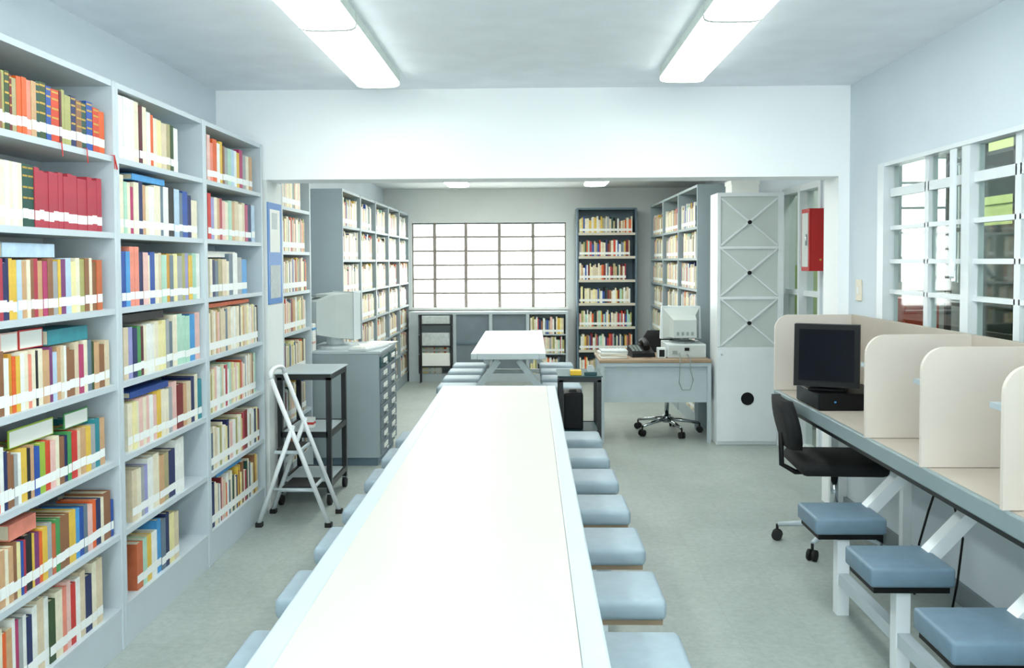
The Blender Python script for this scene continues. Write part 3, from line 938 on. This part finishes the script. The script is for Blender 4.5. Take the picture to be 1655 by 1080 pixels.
# ================================================================== BLACK TROLLEY (left)
def trolley(label, x0, x1, y0, y1, top, shelves, leg=0.03, topmat='grey_metal'):
    t = thing('trolley', label, 'trolley', ((x0 + x1) / 2, (y0 + y1) / 2, 0))
    for x in (x0 + leg / 2, x1 - leg / 2):
        for y in (y0 + leg / 2, y1 - leg / 2):
            lg = box('leg', x - leg / 2, x + leg / 2, y - leg / 2, y + leg / 2, 0.075, top - 0.03, 'black_steel', t)
            bm = bmesh.new()
            bm_tube(bm, [(x - 0.012, y, 0.035), (x + 0.012, y, 0.035)], 0.035, 14)
            c = obj('caster', bm, 'rubber', lg)
            box('caster_fork', x - 0.018, x + 0.018, y - 0.012, y + 0.012, 0.06, 0.08, 'chrome', lg)
    box('top', x0 - 0.01, x1 + 0.01, y0 - 0.01, y1 + 0.01, top - 0.008, top, topmat, t, 0.002, 1)
    for a in ((x0, x1, y0, y0 + 0.02), (x0, x1, y1 - 0.02, y1), (x0, x0 + 0.02, y0 + 0.02, y1 - 0.02), (x1 - 0.02, x1, y0 + 0.02, y1 - 0.02)):
        box('apron', *a, top - 0.045, top - 0.008, 'black_steel', t)
    for z in shelves:
        box('shelf', x0 + 0.02, x1 - 0.02, y0 + 0.01, y1 - 0.01, z - 0.006, z, topmat, t)
        for a in ((x0 + 0.02, x1 - 0.02, y0, y0 + 0.015), (x0 + 0.02, x1 - 0.02, y1 - 0.015, y1), (x0, x0 + 0.015, y0 + 0.03, y1 - 0.03), (x1 - 0.015, x1, y0 + 0.03, y1 - 0.03)):
            box('shelf_rail', *a, z - 0.03, z + 0.005, 'black_steel', t)
    return t


trolley('tall black steel trolley with grey top behind the step ladder', -1.56, -1.23, 5.26, 5.72, 0.82, (0.45, 0.14))
tg = thing('tape_roll_box', 'small white and red box on the trolley middle shelf', 'box', (-1.41, 5.45, 0.45))
box('box_body', -1.44, -1.38, 5.42, 5.48, 0.45, 0.51, 'paper', tg)
box('box_band', -1.441, -1.379, 5.419, 5.481, 0.47, 0.485, 'book_red', tg)

# ================================================================== CARD CATALOGUE
cat = thing('card_catalogue', 'grey steel card catalogue cabinet with drawers left of the tables', 'cabinet', (-1.4, 6.65, 0))
cx0, cx1, cy0, cy1, ct = -1.70, -1.10, 6.28, 7.05, 0.845
box('body', cx0, cx1 - 0.012, cy0, cy1, 0.06, ct - 0.02, 'steel2', cat, 0.003, 1)
box('top', cx0, cx1, cy0 - 0.005, cy1, ct - 0.02, ct, 'grey_metal', cat, 0.003, 1)
box('plinth', cx0 + 0.02, cx1 - 0.03, cy0 + 0.02, cy1 - 0.02, 0, 0.06, 'steel_dark', cat)
for c in range(2):
    for r in range(8):
        ya = cy0 + 0.03 + c * 0.365
        za = 0.08 + r * 0.091
        d = box('drawer', cx1 - 0.012, cx1, ya, ya + 0.345, za, za + 0.083, 'teal' if r == 7 else 'slate', cat, 0.002, 1)
        box('label_holder', cx1, cx1 + 0.006, ya + 0.10, ya + 0.245, za + 0.03, za + 0.06, 'paper', d)
        bar('pull', (cx1 + 0.012, ya + 0.13, za + 0.022), (cx1 + 0.012, ya + 0.215, za + 0.022), 0.01, 'chrome', d)

# old monitor under a grey cover, on the catalogue, facing right
mon = thing('crt_monitor', 'grey bulky monitor seen from the side on the card catalogue', 'monitor', (-1.50, 6.60, ct), rz=R(38), local=True)
bm = bmesh.new()
def sq(x, hy, z0, z1):
    return [(x, -hy, z0), (x, hy, z0), (x, hy, z1), (x, -hy, z1)]
bm_loft(bm, [sq(-0.22, 0.13, 0.12, 0.38), sq(-0.08, 0.165, 0.09, 0.43), sq(0.07, 0.18, 0.075, 0.44)])
obj('shell', bm, 'pc', mon)
bm = bmesh.new(); bm_loft(bm, [sq(0.07, 0.19, 0.065, 0.45), sq(0.13, 0.19, 0.075, 0.44)])
obj('bezel', bm, 'pc_light', mon)
bm = bmesh.new(); bm_loft(bm, [sq(0.13, 0.15, 0.12, 0.40), sq(0.134, 0.15, 0.12, 0.40)])
obj('screen', bm, 'screen', mon)
bm = bmesh.new(); bm_loft(bm, [[(math.cos(a) * r, math.sin(a) * r, z) for a in [2 * math.pi * k / 20 for k in range(20)]] for r, z in ((0.15, 0.0), (0.15, 0.018), (0.07, 0.03), (0.07, 0.10))])
obj('stand', bm, 'pc_light', mon)
box('vent_strip', -0.19, 0.05, -0.06, 0.06, 0.41, 0.428, 'pc_dark', mon)
mon.scale = (0.95, 0.95, 0.95)

for k, (z0, st, lab) in enumerate(((ct, 'book_pink', 'lower white carton with pink stripe beside the grey monitor'),
                                   (ct + 0.10, 'book_skyblue', 'upper white carton with blue stripe beside the grey monitor'))):
    c = thing('carton', lab, 'carton', (-1.64, 6.335, z0), group='small white cartons')
    box('carton_body', -1.685, -1.595, 6.29, 6.38, z0, z0 + 0.10, 'paper', c, 0.004, 1)
    box('stripe', -1.686, -1.594, 6.289, 6.381, z0 + 0.055, z0 + 0.07, st, c)
kb = thing('keyboard', 'pale keyboard lying on the card catalogue', 'keyboard', (-1.22, 6.48, ct), rz=R(75), local=True)
bm = bmesh.new(); bm_box(bm, -0.20, 0.20, -0.075, 0.075, 0, 0.022, 0.006, 2); obj('keyboard_body', bm, 'pc_light', kb)
bm = bmesh.new()
for i in range(13):
    for j in range(4):
        bm_box(bm, -0.185 + i * 0.0285, -0.185 + i * 0.0285 + 0.024, -0.06 + j * 0.03, -0.06 + j * 0.03 + 0.025, 0.022, 0.03)
obj('keys', bm, 'paper', kb, kind='stuff')
for k, (x, y, rz, lab) in enumerate(((-1.25, 6.80, 20, 'white paper sheet nearest the keyboard on the catalogue'), (-1.20, 6.93, -10, 'white paper sheet at the far corner of the catalogue'))):
    bm = bmesh.new(); bm_box(bm, -0.105, 0.105, -0.148 / 1.6, 0.148 / 1.6, 0, 0.004)
    p = obj('paper_sheet', bm, 'paper'); p.location = (x + 0.0, y, ct + 0.0042 * k); p.rotation_euler.z = R(rz)
    tag(p, lab, 'paper', 'papers on the card catalogue')

# ================================================================== POSTER ON THE PILLAR
po = thing('poster', 'blue framed poster with two pale panels on the left pillar', 'poster', (-1.573, 5.28, 1.26))
px0, px1 = -1.575, -1.570
box('board', px0, px1, BY0 + 0.005, BY1 + 0.04, 1.245, 1.86, 'blue', po)
box('printed_panel', px1, px1 + 0.001, BY0 + 0.045, BY1 - 0.0, 1.56, 1.82, 'paper', po)
box('picture', px1 + 0.001, px1 + 0.002, BY0 + 0.08, BY1 - 0.06, 1.70, 1.80, 'paper_grey', po)
box('printed_panel', px1, px1 + 0.001, BY0 + 0.045, BY1 - 0.0, 1.28, 1.48, 'paper_grey', po)

# ================================================================== REAR DESK AND WHAT STANDS ON IT
dk = thing('office_desk', 'grey office desk with modesty panel left of the white cabinet', 'desk', (1.02, 7.4, 0))
dx0, dx1, dy0, dy1, dt = 0.57, 1.475, 7.10, 7.685, 0.685
box('desk_top', dx0 - 0.01, dx1, dy0 - 0.01, dy1, dt - 0.025, dt, 'brown', dk, 0.003, 1)
box('modesty_panel', dx0 + 0.03, dx1 - 0.02, dy0 + 0.03, dy0 + 0.05, 0.33, dt - 0.025, 'grey_metal', dk)
box('front_apron', dx0, dx1, dy0, dy0 + 0.03, dt - 0.055, dt - 0.025, 'grey_metal', dk)
for x in (dx0, dx1 - 0.03):
    for y in (dy0 + 0.0, dy1 - 0.03):
        box('leg', x, x + 0.03, y, y + 0.03, 0, dt - 0.055 if y < 7.3 else dt - 0.025, 'grey_metal', dk)
    box('side_panel', x + 0.008, x + 0.022, dy0 + 0.05, dy1 - 0.03, 0.33, dt - 0.025, 'grey_metal', dk)

pcx = thing('desktop_computer', 'pale grey desktop computer case lying on the rear desk', 'computer', (1.29, 7.42, dt))
box('case', 1.14, 1.46, 7.24, 7.62, dt, dt + 0.115, 'pc_light', pcx, 0.004, 1)
box('rear_plate', 1.15, 1.45, 7.237, 7.241, dt + 0.012, dt + 0.103, 'pc', pcx)
box('port', 1.28, 1.32, 7.232, 7.238, dt + 0.06, dt + 0.085, 'black', pcx)
box('power_socket', 1.18, 1.22, 7.232, 7.238, dt + 0.03, dt + 0.06, 'pc_dark', pcx)
zc = dt + 0.115
cm = thing('crt_monitor', 'pale grey tube monitor seen from behind on the rear desk', 'monitor', (1.29, 7.45, zc), local=True)
bm = bmesh.new()
def sqy(y, hx, z0, z1, r=0.0):
    return [(-hx, y, z0), (hx, y, z0), (hx - r, y, z1), (-hx + r, y, z1)]
bm_loft(bm, [sqy(-0.19, 0.095, 0.05, 0.20), sqy(-0.05, 0.11, 0.045, 0.23), sqy(0.02, 0.155, 0.03, 0.29)])
obj('shell', bm, 'pc', cm)
bm = bmesh.new(); bm_loft(bm, [sqy(0.02, 0.175, 0.025, 0.305, 0.01), sqy(0.08, 0.175, 0.025, 0.305, 0.01)])
obj('bezel', bm, 'pc_light', cm)
bm = bmesh.new(); bm_loft(bm, [sqy(0.08, 0.14, 0.06, 0.28), sqy(0.083, 0.14, 0.06, 0.28)])
obj('screen', bm, 'screen', cm)
bm = bmesh.new(); bm_loft(bm, [[(math.cos(a) * r, math.sin(a) * r - 0.03, z) for a in [2 * math.pi * k / 16 for k in range(16)]] for r, z in ((0.11, 0.0), (0.11, 0.012), (0.06, 0.025), (0.06, 0.05))])
obj('stand', bm, 'pc_dark', cm)
for k in range(4):
    box('vent', -0.07 + k * 0.04, -0.05 + k * 0.04, -0.192, -0.19, 0.07, 0.1, 'pc_dark', cm)

tube('power_cord', [(1.24, 7.231, dt + 0.04), (1.23, 7.16, dt + 0.012), (1.22, 7.10, dt + 0.010), (1.217, 7.078, dt + 0.002), (1.215, 7.075, dt - 0.1), (1.21, 7.08, 0.50), (1.235, 7.083, 0.44), (1.30, 7.083, 0.44), (1.325, 7.08, 0.52), (1.30, 7.075, dt - 0.08), (1.30, 7.076, dt - 0.005), (1.30, 7.088, dt + 0.014), (1.30, 7.225, dt + 0.03)], 0.004, 'pc_dark', None, 6,
     label='thin grey computer cord looping down the rear desk front', category='cord')
ph = thing('telephone', 'black telephone on the rear desk beside the computer', 'telephone', (0.935, 7.38, dt), rz=R(8), local=True)
bm = bmesh.new(); bm_loft(bm, [[(-0.10, -0.10, 0), (0.10, -0.10, 0), (0.10, 0.10, 0), (-0.10, 0.10, 0)], [(-0.095, -0.095, 0.035), (0.095, -0.095, 0.035), (0.095, 0.095, 0.09), (-0.095, 0.095, 0.09)]])
obj('phone_body', bm, 'black', ph)
tube('handset', [(0.02, -0.11, 0.08), (0.03, -0.06, 0.12), (0.04, 0.05, 0.135), (0.04, 0.11, 0.115)], [0.03, 0.022, 0.022, 0.03], 'black', ph)
bm = bmesh.new()
for i in range(3):
    for j in range(4):
        bm_box(bm, -0.09 + i * 0.03, -0.07 + i * 0.03, -0.07 + j * 0.035, -0.05 + j * 0.035, 0.05 + j * 0.009, 0.062 + j * 0.009)
obj('keypad', bm, 'pc_dark', ph, kind='stuff')
pw = thing('desk_speaker', 'small black and white desk speaker between telephone and computer', 'speaker', (1.09, 7.26, dt))
box('speaker_body', 1.055, 1.125, 7.22, 7.30, dt, dt + 0.085, 'pc_light', pw, 0.004, 1)
box('grille', 1.068, 1.112, 7.217, 7.221, dt + 0.012, dt + 0.07, 'black', pw)
for k in range(4):
    bm = bmesh.new(); bm_box(bm, -0.11, 0.11, -0.10, 0.10, 0, 0.016, 0.002, 1)
    p = obj('paper_stack', bm, ['paper', 'cream_edge', 'paper', 'paper_grey'][k])
    p.location = (0.685 + 0.01 * (k % 2), 7.30, dt + 0.0165 * k); p.rotation_euler.z = R([3, -4, 6, 0][k])
    tag(p, f"paper bundle at the left of the rear desk, {['bottom', 'second', 'third', 'top'][k]} of the pile", 'paper', 'paper pile on the rear desk')


# ================================================================== SWIVEL CHAIRS
def swivel(label, loc, rz, seat='black_fab', base='chrome', back_h=0.34):
    c = thing('office_chair', label, 'chair', loc, rz, local=True)
    for k in range(5):
        a = 2 * math.pi * k / 5 + 0.3
        dx, dy = math.cos(a), math.sin(a)
        bm = bmesh.new()
        bm_tube(bm, [(dx * 0.03, dy * 0.03, 0.12), (dx * 0.15, dy * 0.15, 0.105), (dx * 0.28, dy * 0.28, 0.085)], [0.02, 0.016, 0.012], 8)
        ar = obj('base_arm', bm, base, c)
        bm = bmesh.new()
        for s in (-1, 1):
            px, py = dx * 0.285 - dy * 0.014 * s, dy * 0.285 + dx * 0.014 * s
            bm_tube(bm, [(px - dy * 0.008, py + dx * 0.008, 0.028), (px + dy * 0.008, py - dx * 0.008, 0.028)], 0.028, 12)
        bm_box(bm, dx * 0.285 - 0.006, dx * 0.285 + 0.006, dy * 0.285 - 0.006, dy * 0.285 + 0.006, 0.03, 0.085)
        obj('caster', bm, 'rubber', ar)
    tube('hub', [(0, 0, 0.09), (0, 0, 0.16)], 0.035, base, c, 14)
    tube('gas_lift', [(0, 0, 0.16), (0, 0, 0.40)], 0.02, 'chrome', c, 14)
    box('mechanism', -0.09, 0.09, -0.08, 0.08, 0.385, 0.41, 'black', c, 0.006, 1)
    bm = bmesh.new(); bm_box(bm, -0.22, 0.22, -0.21, 0.21, 0.41, 0.485, 0.035, 3)
    for f in bm.faces: f.smooth = True
    obj('seat', bm, seat, c)
    bm = bmesh.new()
    secs = []
    for k in range(7):
        z = 0.53 + back_h * k / 6
        hw = 0.20 * (1 - 0.35 * abs(k - 3) / 3 * (abs(k - 3) / 3))
        x = -0.225 - 0.05 * (k / 6) 
        secs.append([(x + 0.028, -hw, z), (x + 0.012, -hw * 0.5, z), (x + 0.012, hw * 0.5, z), (x + 0.028, hw, z), (x - 0.02, hw, z), (x - 0.035, hw * 0.5, z), (x - 0.035, -hw * 0.5, z), (x - 0.02, -hw, z)])
    bm_loft(bm, secs, smooth=True)
    obj('backrest', bm, seat, c)
    bm = bmesh.new(); bm_tube(bm, [(-0.05, 0, 0.395), (-0.2, 0, 0.39), (-0.27, 0, 0.43), (-0.275, 0, 0.60)], [0.014] * 4, 8)
    obj('back_support', bm, 'black', c)
    return c


ch = swivel('dark swivel chair with chrome star base behind the rear desk', (1.18, 7.54, 0), R(-90))
bc = swivel('black office chair pushed under the carrel desk at the monitor', (1.58, 4.52, 0), R(-3), base='grey_metal', back_h=0.25)

# ================================================================== SMALL TROLLEY BETWEEN THE TABLES
t = trolley('small black framed trolley holding a black box, left of the rear desk', 0.20, 0.50, 6.15, 6.55, 0.68, (0.28,), leg=0.028, topmat='teal')
bb = thing('speaker_box', 'black upright box standing inside the small trolley', 'box', (0.30, 6.33, 0.28))
bm = bmesh.new(); bm_box(bm, 0.235, 0.375, 6.22, 6.46, 0.28, 0.545, 0.012, 2); obj('box_body', bm, 'black', bb)
box('handle', 0.28, 0.33, 6.32, 6.36, 0.545, 0.56, 'black_steel', bb)
bx = box('yellow_box', 0.28, 0.36, 6.17, 6.25, 0.68, 0.715, 'yellow', None, 0.004)
tag(bx, 'small yellow box on top of the small black trolley', 'box')
bx = thing('tape_dispenser', 'dark teal tape dispenser on the small black trolley', 'dispenser', (0.42, 6.2, 0.68))
bm = bmesh.new(); bm_box(bm, 0.38, 0.47, 6.17, 6.22, 0.68, 0.705, 0.004, 1); obj('dispenser_base', bm, 'teal', bx)
tube('tape_roll', [(0.425, 6.18, 0.725), (0.425, 6.21, 0.725)], 0.028, 'paper_grey', bx, 16)

# ================================================================== WHITE CABINET
cb = thing('white_cabinet', 'tall white cabinet with three crossed square panels', 'cabinet', (1.76, 7.2, 0))
wx0, wx1, wy0, wy1, wt = 1.50, 2.03, 7.0, 7.28, 2.04
box('body', wx0, wx1, wy0 + 0.02, wy1, 0.0, wt, 'white_metal', cb, 0.003, 1)
box('frame_stile', wx1 - 0.045, wx1, wy0, wy0 + 0.02, 0.0, wt, 'white_metal', cb)
box('frame_stile', wx0, wx0 + 0.025, wy0, wy0 + 0.02, 0.80, wt, 'white_metal', cb)
box('frame_rail', wx0 + 0.025, wx1 - 0.045, wy0, wy0 + 0.02, wt - 0.03, wt, 'white_metal', cb)
for k in range(3):
    za = 0.80 + k * 0.405
    zb = za + 0.385
    box('crossed_panel', wx0 + 0.025, wx1 - 0.045, wy0 + 0.012, wy0 + 0.018, za, zb + 0.02, 'mesh_panel', cb)
    xa, xb = wx0 + 0.03, wx1 - 0.05
    bar('cross_brace', (xa, wy0 + 0.006, za + 0.008), (xb, wy0 + 0.006, zb), 0.012, 'white_metal', cb)
    bar('cross_brace', (xa, wy0 + 0.006, zb), (xb, wy0 + 0.006, za + 0.008), 0.012, 'white_metal', cb)
    tube('knob', [((xa + xb) / 2, wy0 + 0.0, (za + zb) / 2), ((xa + xb) / 2, wy0 - 0.018, (za + zb) / 2)], 0.016, 'black', cb, 12)
    if k < 2:
        box('frame_rail', wx0 + 0.025, wx1 - 0.045, wy0, wy0 + 0.02, zb, zb + 0.02, 'white_metal', cb)
dr = box('lower_door', wx0, wx1 - 0.047, wy0, wy0 + 0.02, 0.03, 0.797, 'white_metal', cb, 0.003, 1)
tube('vent_disc', [(1.745, wy0 - 0.004, 0.38), (1.745, wy0 + 0.001, 0.38)], 0.052, 'black', dr, 24)
box('lock', 1.53, 1.545, wy0 - 0.006, wy0, 0.73, 0.745, 'chrome', dr)
bx = thing('cardboard_box', 'white carton on top of the tall white cabinet', 'box', (1.73, 7.14, wt))
box('carton_body', 1.62, 1.84, 7.04, 7.26, wt, wt + 0.10, 'paper', bx, 0.003, 1)
box('lid_rim', 1.615, 1.845, 7.035, 7.265, wt + 0.07, wt + 0.105, 'paper', bx)

# ================================================================== RED BOX AND SWITCHES
rb = thing('extinguisher_box', 'red wall mounted fire extinguisher box beyond the beam', 'fire box', (2.04, 6.25, 1.42))
box('box_body', 1.96, BWR, 6.12, 6.29, 1.42, 1.86, 'red', rb, 0.003, 1)
box('front_frame', 1.95, 1.96, 6.12, 6.29, 1.42, 1.86, 'red', rb)
box('front_pane', 1.947, 1.95, 6.14, 6.27, 1.45, 1.83, 'mesh_panel', rb)
tube('handle', [(1.941, 6.16, 1.6), (1.941, 6.16, 1.68)], 0.006, 'chrome', rb, 8)
tube('badge', [(2.03, 6.119, 1.50), (2.03, 6.117, 1.50)], 0.008, 'gold', rb, 12)
for x, y, z, lab in ((WR, 4.98, 1.325, 'ivory light switch on the wall beside the right window'), (BWR, 5.98, 1.335, 'ivory light switch under the red fire box')):
    s = thing('light_switch', lab, 'switch', (x, y, z), group='light switches')
    box('cover_plate', x - 0.008, x, y - 0.04, y + 0.04, z - 0.06, z + 0.06, 'ivory', s, 0.002, 1)
    box('rocker', x - 0.013, x - 0.008, y - 0.012, y + 0.012, z - 0.02, z + 0.02, 'paper', s)

# ================================================================== CARREL DESK ALONG THE RIGHT WALL
KX, KY0, KY1, KZ = 1.405, 1.0, 5.03, 0.75
cd = thing('carrel_desk', 'long grey edged study carrel desk with beige partitions at right', 'desk', (1.64, 3.0, 0))
box('desk_top', KX + 0.02, WR - 0.022, KY0, KY1, KZ - 0.03, KZ, 'beige_edge', cd)
box('front_edge', KX, KX + 0.02, KY0, KY1, KZ - 0.065, KZ + 0.002, 'desk_edge', cd, 0.006, 2)
box('under_shade', KX + 0.045, KX + 0.085, KY0, KY1 - 0.05, KZ - 0.105, KZ - 0.03, 'black_steel', cd)  # black strip drawn for the band of shade beneath the desk edge
box('back_board', WR - 0.04, WR - 0.022, KY0, KY1, KZ, 1.185, 'beige_edge', cd)
PYS = [(5.0, 1), (3.65, 1), (3.13, 1), (2.59, 1), (2.05, 1), (1.51, 1)]
for y, _ in PYS:
    bm = bmesh.new()
    r = 0.085
    xa, xb, za, zb = KX - 0.005, WR - 0.04, KZ, 1.185
    prof = [(xa, za + 0.002), (xb, za + 0.002), (xb, zb)] + [(xa + r - r * math.sin(a), zb - r + r * math.cos(a)) for a in [math.pi / 2 * k / 8 for k in range(9)]]
    bm_loft(bm, [[(p[0], yy, p[1]) for p in prof] for yy in (y - 0.009, y + 0.009)])
    pn = obj('partition', bm, 'beige', cd)
    if y < 4.9:
        box('ledge', 1.435, 1.78, y + 0.009, y + 0.14, 1.035, 1.053, 'grey_metal', pn)
# legs below
for y in (4.95, 4.0, 2.95, 1.9, 1.1):
    box('leg', KX + 0.30, KX + 0.34, y - 0.02, y + 0.02, 0, KZ - 0.03, 'white_metal', cd)
    box('leg', KX + 0.055, KX + 0.085, y - 0.015, y + 0.015, KZ - 0.25, KZ - 0.105, 'white_metal', cd) if y > 4.9 else None
# seats on posts tied by a floor rail (fixed to the desk by sloping arms)
box('floor_rail', 1.29, 1.33, 1.2, 3.66, 0.13, 0.18, 'grey_metal', cd)
for k in range(5):
    y = 3.63 - 0.585 * k
    bm = bmesh.new(); bm_box(bm, 1.185, 1.48, y - 0.03, y + 0.23, 0.35, 0.42, 0.012, 3)
    for f in bm.faces: f.smooth = True
    st = obj('seat', bm, 'vinyl_shaded', cd)
    box('seat_board', 1.20, 1.465, y - 0.015, y + 0.215, 0.328, 0.351, 'black', st)
    box('seat_post', 1.285, 1.335, y + 0.0, y + 0.05, 0.0, 0.322, 'white_metal', cd)
    bm = bmesh.new(); bm_bar(bm, (1.38, y + 0.17, 0.30), (1.72, y + 0.17, KZ - 0.09), 0.06, 0.05)
    obj('seat_arm', bm, 'white_metal', cd)

# ================================================================== BLACK MONITOR AND KEYBOARD ON THE CARREL DESK
dt2 = thing('desktop_computer', 'black flat desktop case under the carrel monitor', 'computer', (1.58, 4.5, KZ))
box('case', 1.425, 1.77, 4.30, 4.66, KZ + 0.002, KZ + 0.085, 'black', dt2, 0.004, 1)
box('front_panel', 1.421, 1.426, 4.31, 4.65, KZ + 0.01, KZ + 0.078, 'black_steel', dt2)
box('power_light', 1.50, 1.51, 4.298, 4.301, KZ + 0.04, KZ + 0.048, 'book_skyblue', dt2)
bmn = thing('computer_monitor', 'black bulky computer monitor on the carrel desk', 'monitor', (1.525, 4.46, KZ + 0.085), rz=R(-24), local=True)
def sqr(y, hx, z0, z1, tilt=0.0):
    return [(-hx, y, z0), (hx, y, z0), (hx, y + tilt, z1), (-hx, y + tilt, z1)]
bm = bmesh.new(); bm_loft(bm, [sqr(-0.14, 0.155, 0.03, 0.34, 0.03), sqr(-0.08, 0.155, 0.03, 0.34, 0.03)]); obj('bezel', bm, 'black', bmn)
bm = bmesh.new(); bm_loft(bm, [sqr(-0.08, 0.145, 0.035, 0.32, 0.03), sqr(0.02, 0.13, 0.035, 0.29, 0.01), sqr(0.13, 0.10, 0.04, 0.24)]); obj('shell', bm, 'black', bmn)
bm = bmesh.new(); bm_loft(bm, [sqr(-0.143, 0.13, 0.06, 0.315, 0.026), sqr(-0.137, 0.13, 0.06, 0.315, 0.026)]); obj('screen', bm, 'screen', bmn)
bm = bmesh.new(); bm_box(bm, -0.09, 0.09, -0.09, 0.09, 0, 0.015, 0.005, 2); obj('stand_base', bm, 'black', bmn)
tube('stand_neck', [(0, 0, 0.015), (0, 0, 0.05)], 0.05, 'black', bmn, 14)

# cables under the carrel desk
for pts, lab in (([(1.80, 3.86, 0.66), (1.80, 3.85, 0.5), (1.74, 3.80, 0.40), (1.70, 3.80, 0.25), (1.70, 3.84, 0.01)], 'black power cord hanging under the carrel desk behind the first seat'),
                 ([(1.83, 3.80, 0.66), (1.83, 3.79, 0.48), (1.85, 3.72, 0.3), (1.82, 3.7, 0.12), (1.80, 3.70, 0.006)], 'second black power cord close to the wall under the desk'),
                 ([(1.83, 3.16, 0.66), (1.84, 3.14, 0.45), (1.80, 3.1, 0.3), (1.84, 3.08, 0.14), (1.84, 3.05, 0.01)], 'black power cord under the desk behind the second seat')):
    tube('power_cord', pts, 0.005, 'black', None, 6, label=lab, category='cord', group='cords under the carrel desk')

# ================================================================== STORE ROOM SEEN THROUGH THE WINDOW
lc = thing('lime_cupboard', 'lime green cupboard in the room beyond the right window', 'cupboard', (2.7, 7.8, 0))
box('body', 2.24, 3.14, 7.62, 8.15, 0.05, 1.45, 'lime', lc)
for xa in (2.25, 2.70):
    box('door', xa, xa + 0.43, 7.60, 7.62, 0.08, 1.42, 'lime', lc)
box('plinth', 2.26, 3.12, 7.66, 8.13, 0, 0.05, 'black', lc)
rc = thing('red_cabinet', 'red orange cabinet beyond the window, next to the lime cupboard', 'cabinet', (3.35, 7.7, 0))
box('body', 3.20, 3.50, 7.5, 7.9, 0.0, 1.16, 'redpaint' if 'redpaint' in M else 'book_redorange', rc)
box('door', 3.21, 3.49, 7.485, 7.5, 0.05, 1.13, 'book_redorange', rc)
rk = thing('storage_rack', 'dark storage rack with green boxes beyond the right window', 'rack', (3.75, 5.5, 0))
for y in (3.0, 4.6, 6.2, 7.2):
    for x in (3.42, 4.04):
        box('upright', x, x + 0.04, y, y + 0.04, 0, 2.75, 'black_steel', rk)
for z in (0.5, 1.15, 1.75, 2.3):
    box('shelf', 3.42, 4.08, 3.0, 7.24, z - 0.03, z, 'black_steel', rk)
gb = [(1.75, 4.9, 5.9, 0.30, 'green', 'green box on the rack beyond the window, third shelf'),
      (1.75, 6.0, 6.9, 0.22, 'lime_pale', 'pale lime box on the rack beyond the window'),
      (2.3, 5.6, 6.7, 0.28, 'lime_pale', 'pale lime box on the rack top shelf beyond the window'),
      (2.3, 4.0, 5.2, 0.30, 'green', 'green box on the rack top shelf beyond the window'),
      (1.15, 3.6, 4.6, 0.25, 'green', 'green box low on the rack beyond the window')]
for z, ya, yb, h, m, lab in gb:
    g = thing('storage_box', lab, 'box', (3.75, (ya + yb) / 2, z), group='storage boxes beyond the window')
    box('box_body', 3.485, 3.98, ya, yb, z, z + h - 0.06, m, g)
    box('lid', 3.468, 3.995, ya - 0.015, yb + 0.015, z + h - 0.06, z + h, m, g)

for o in bpy.data.objects:
    if '_local' in o:
        del o['_local']
print('books', N_BOOKS[0], 'objects', len(bpy.data.objects))
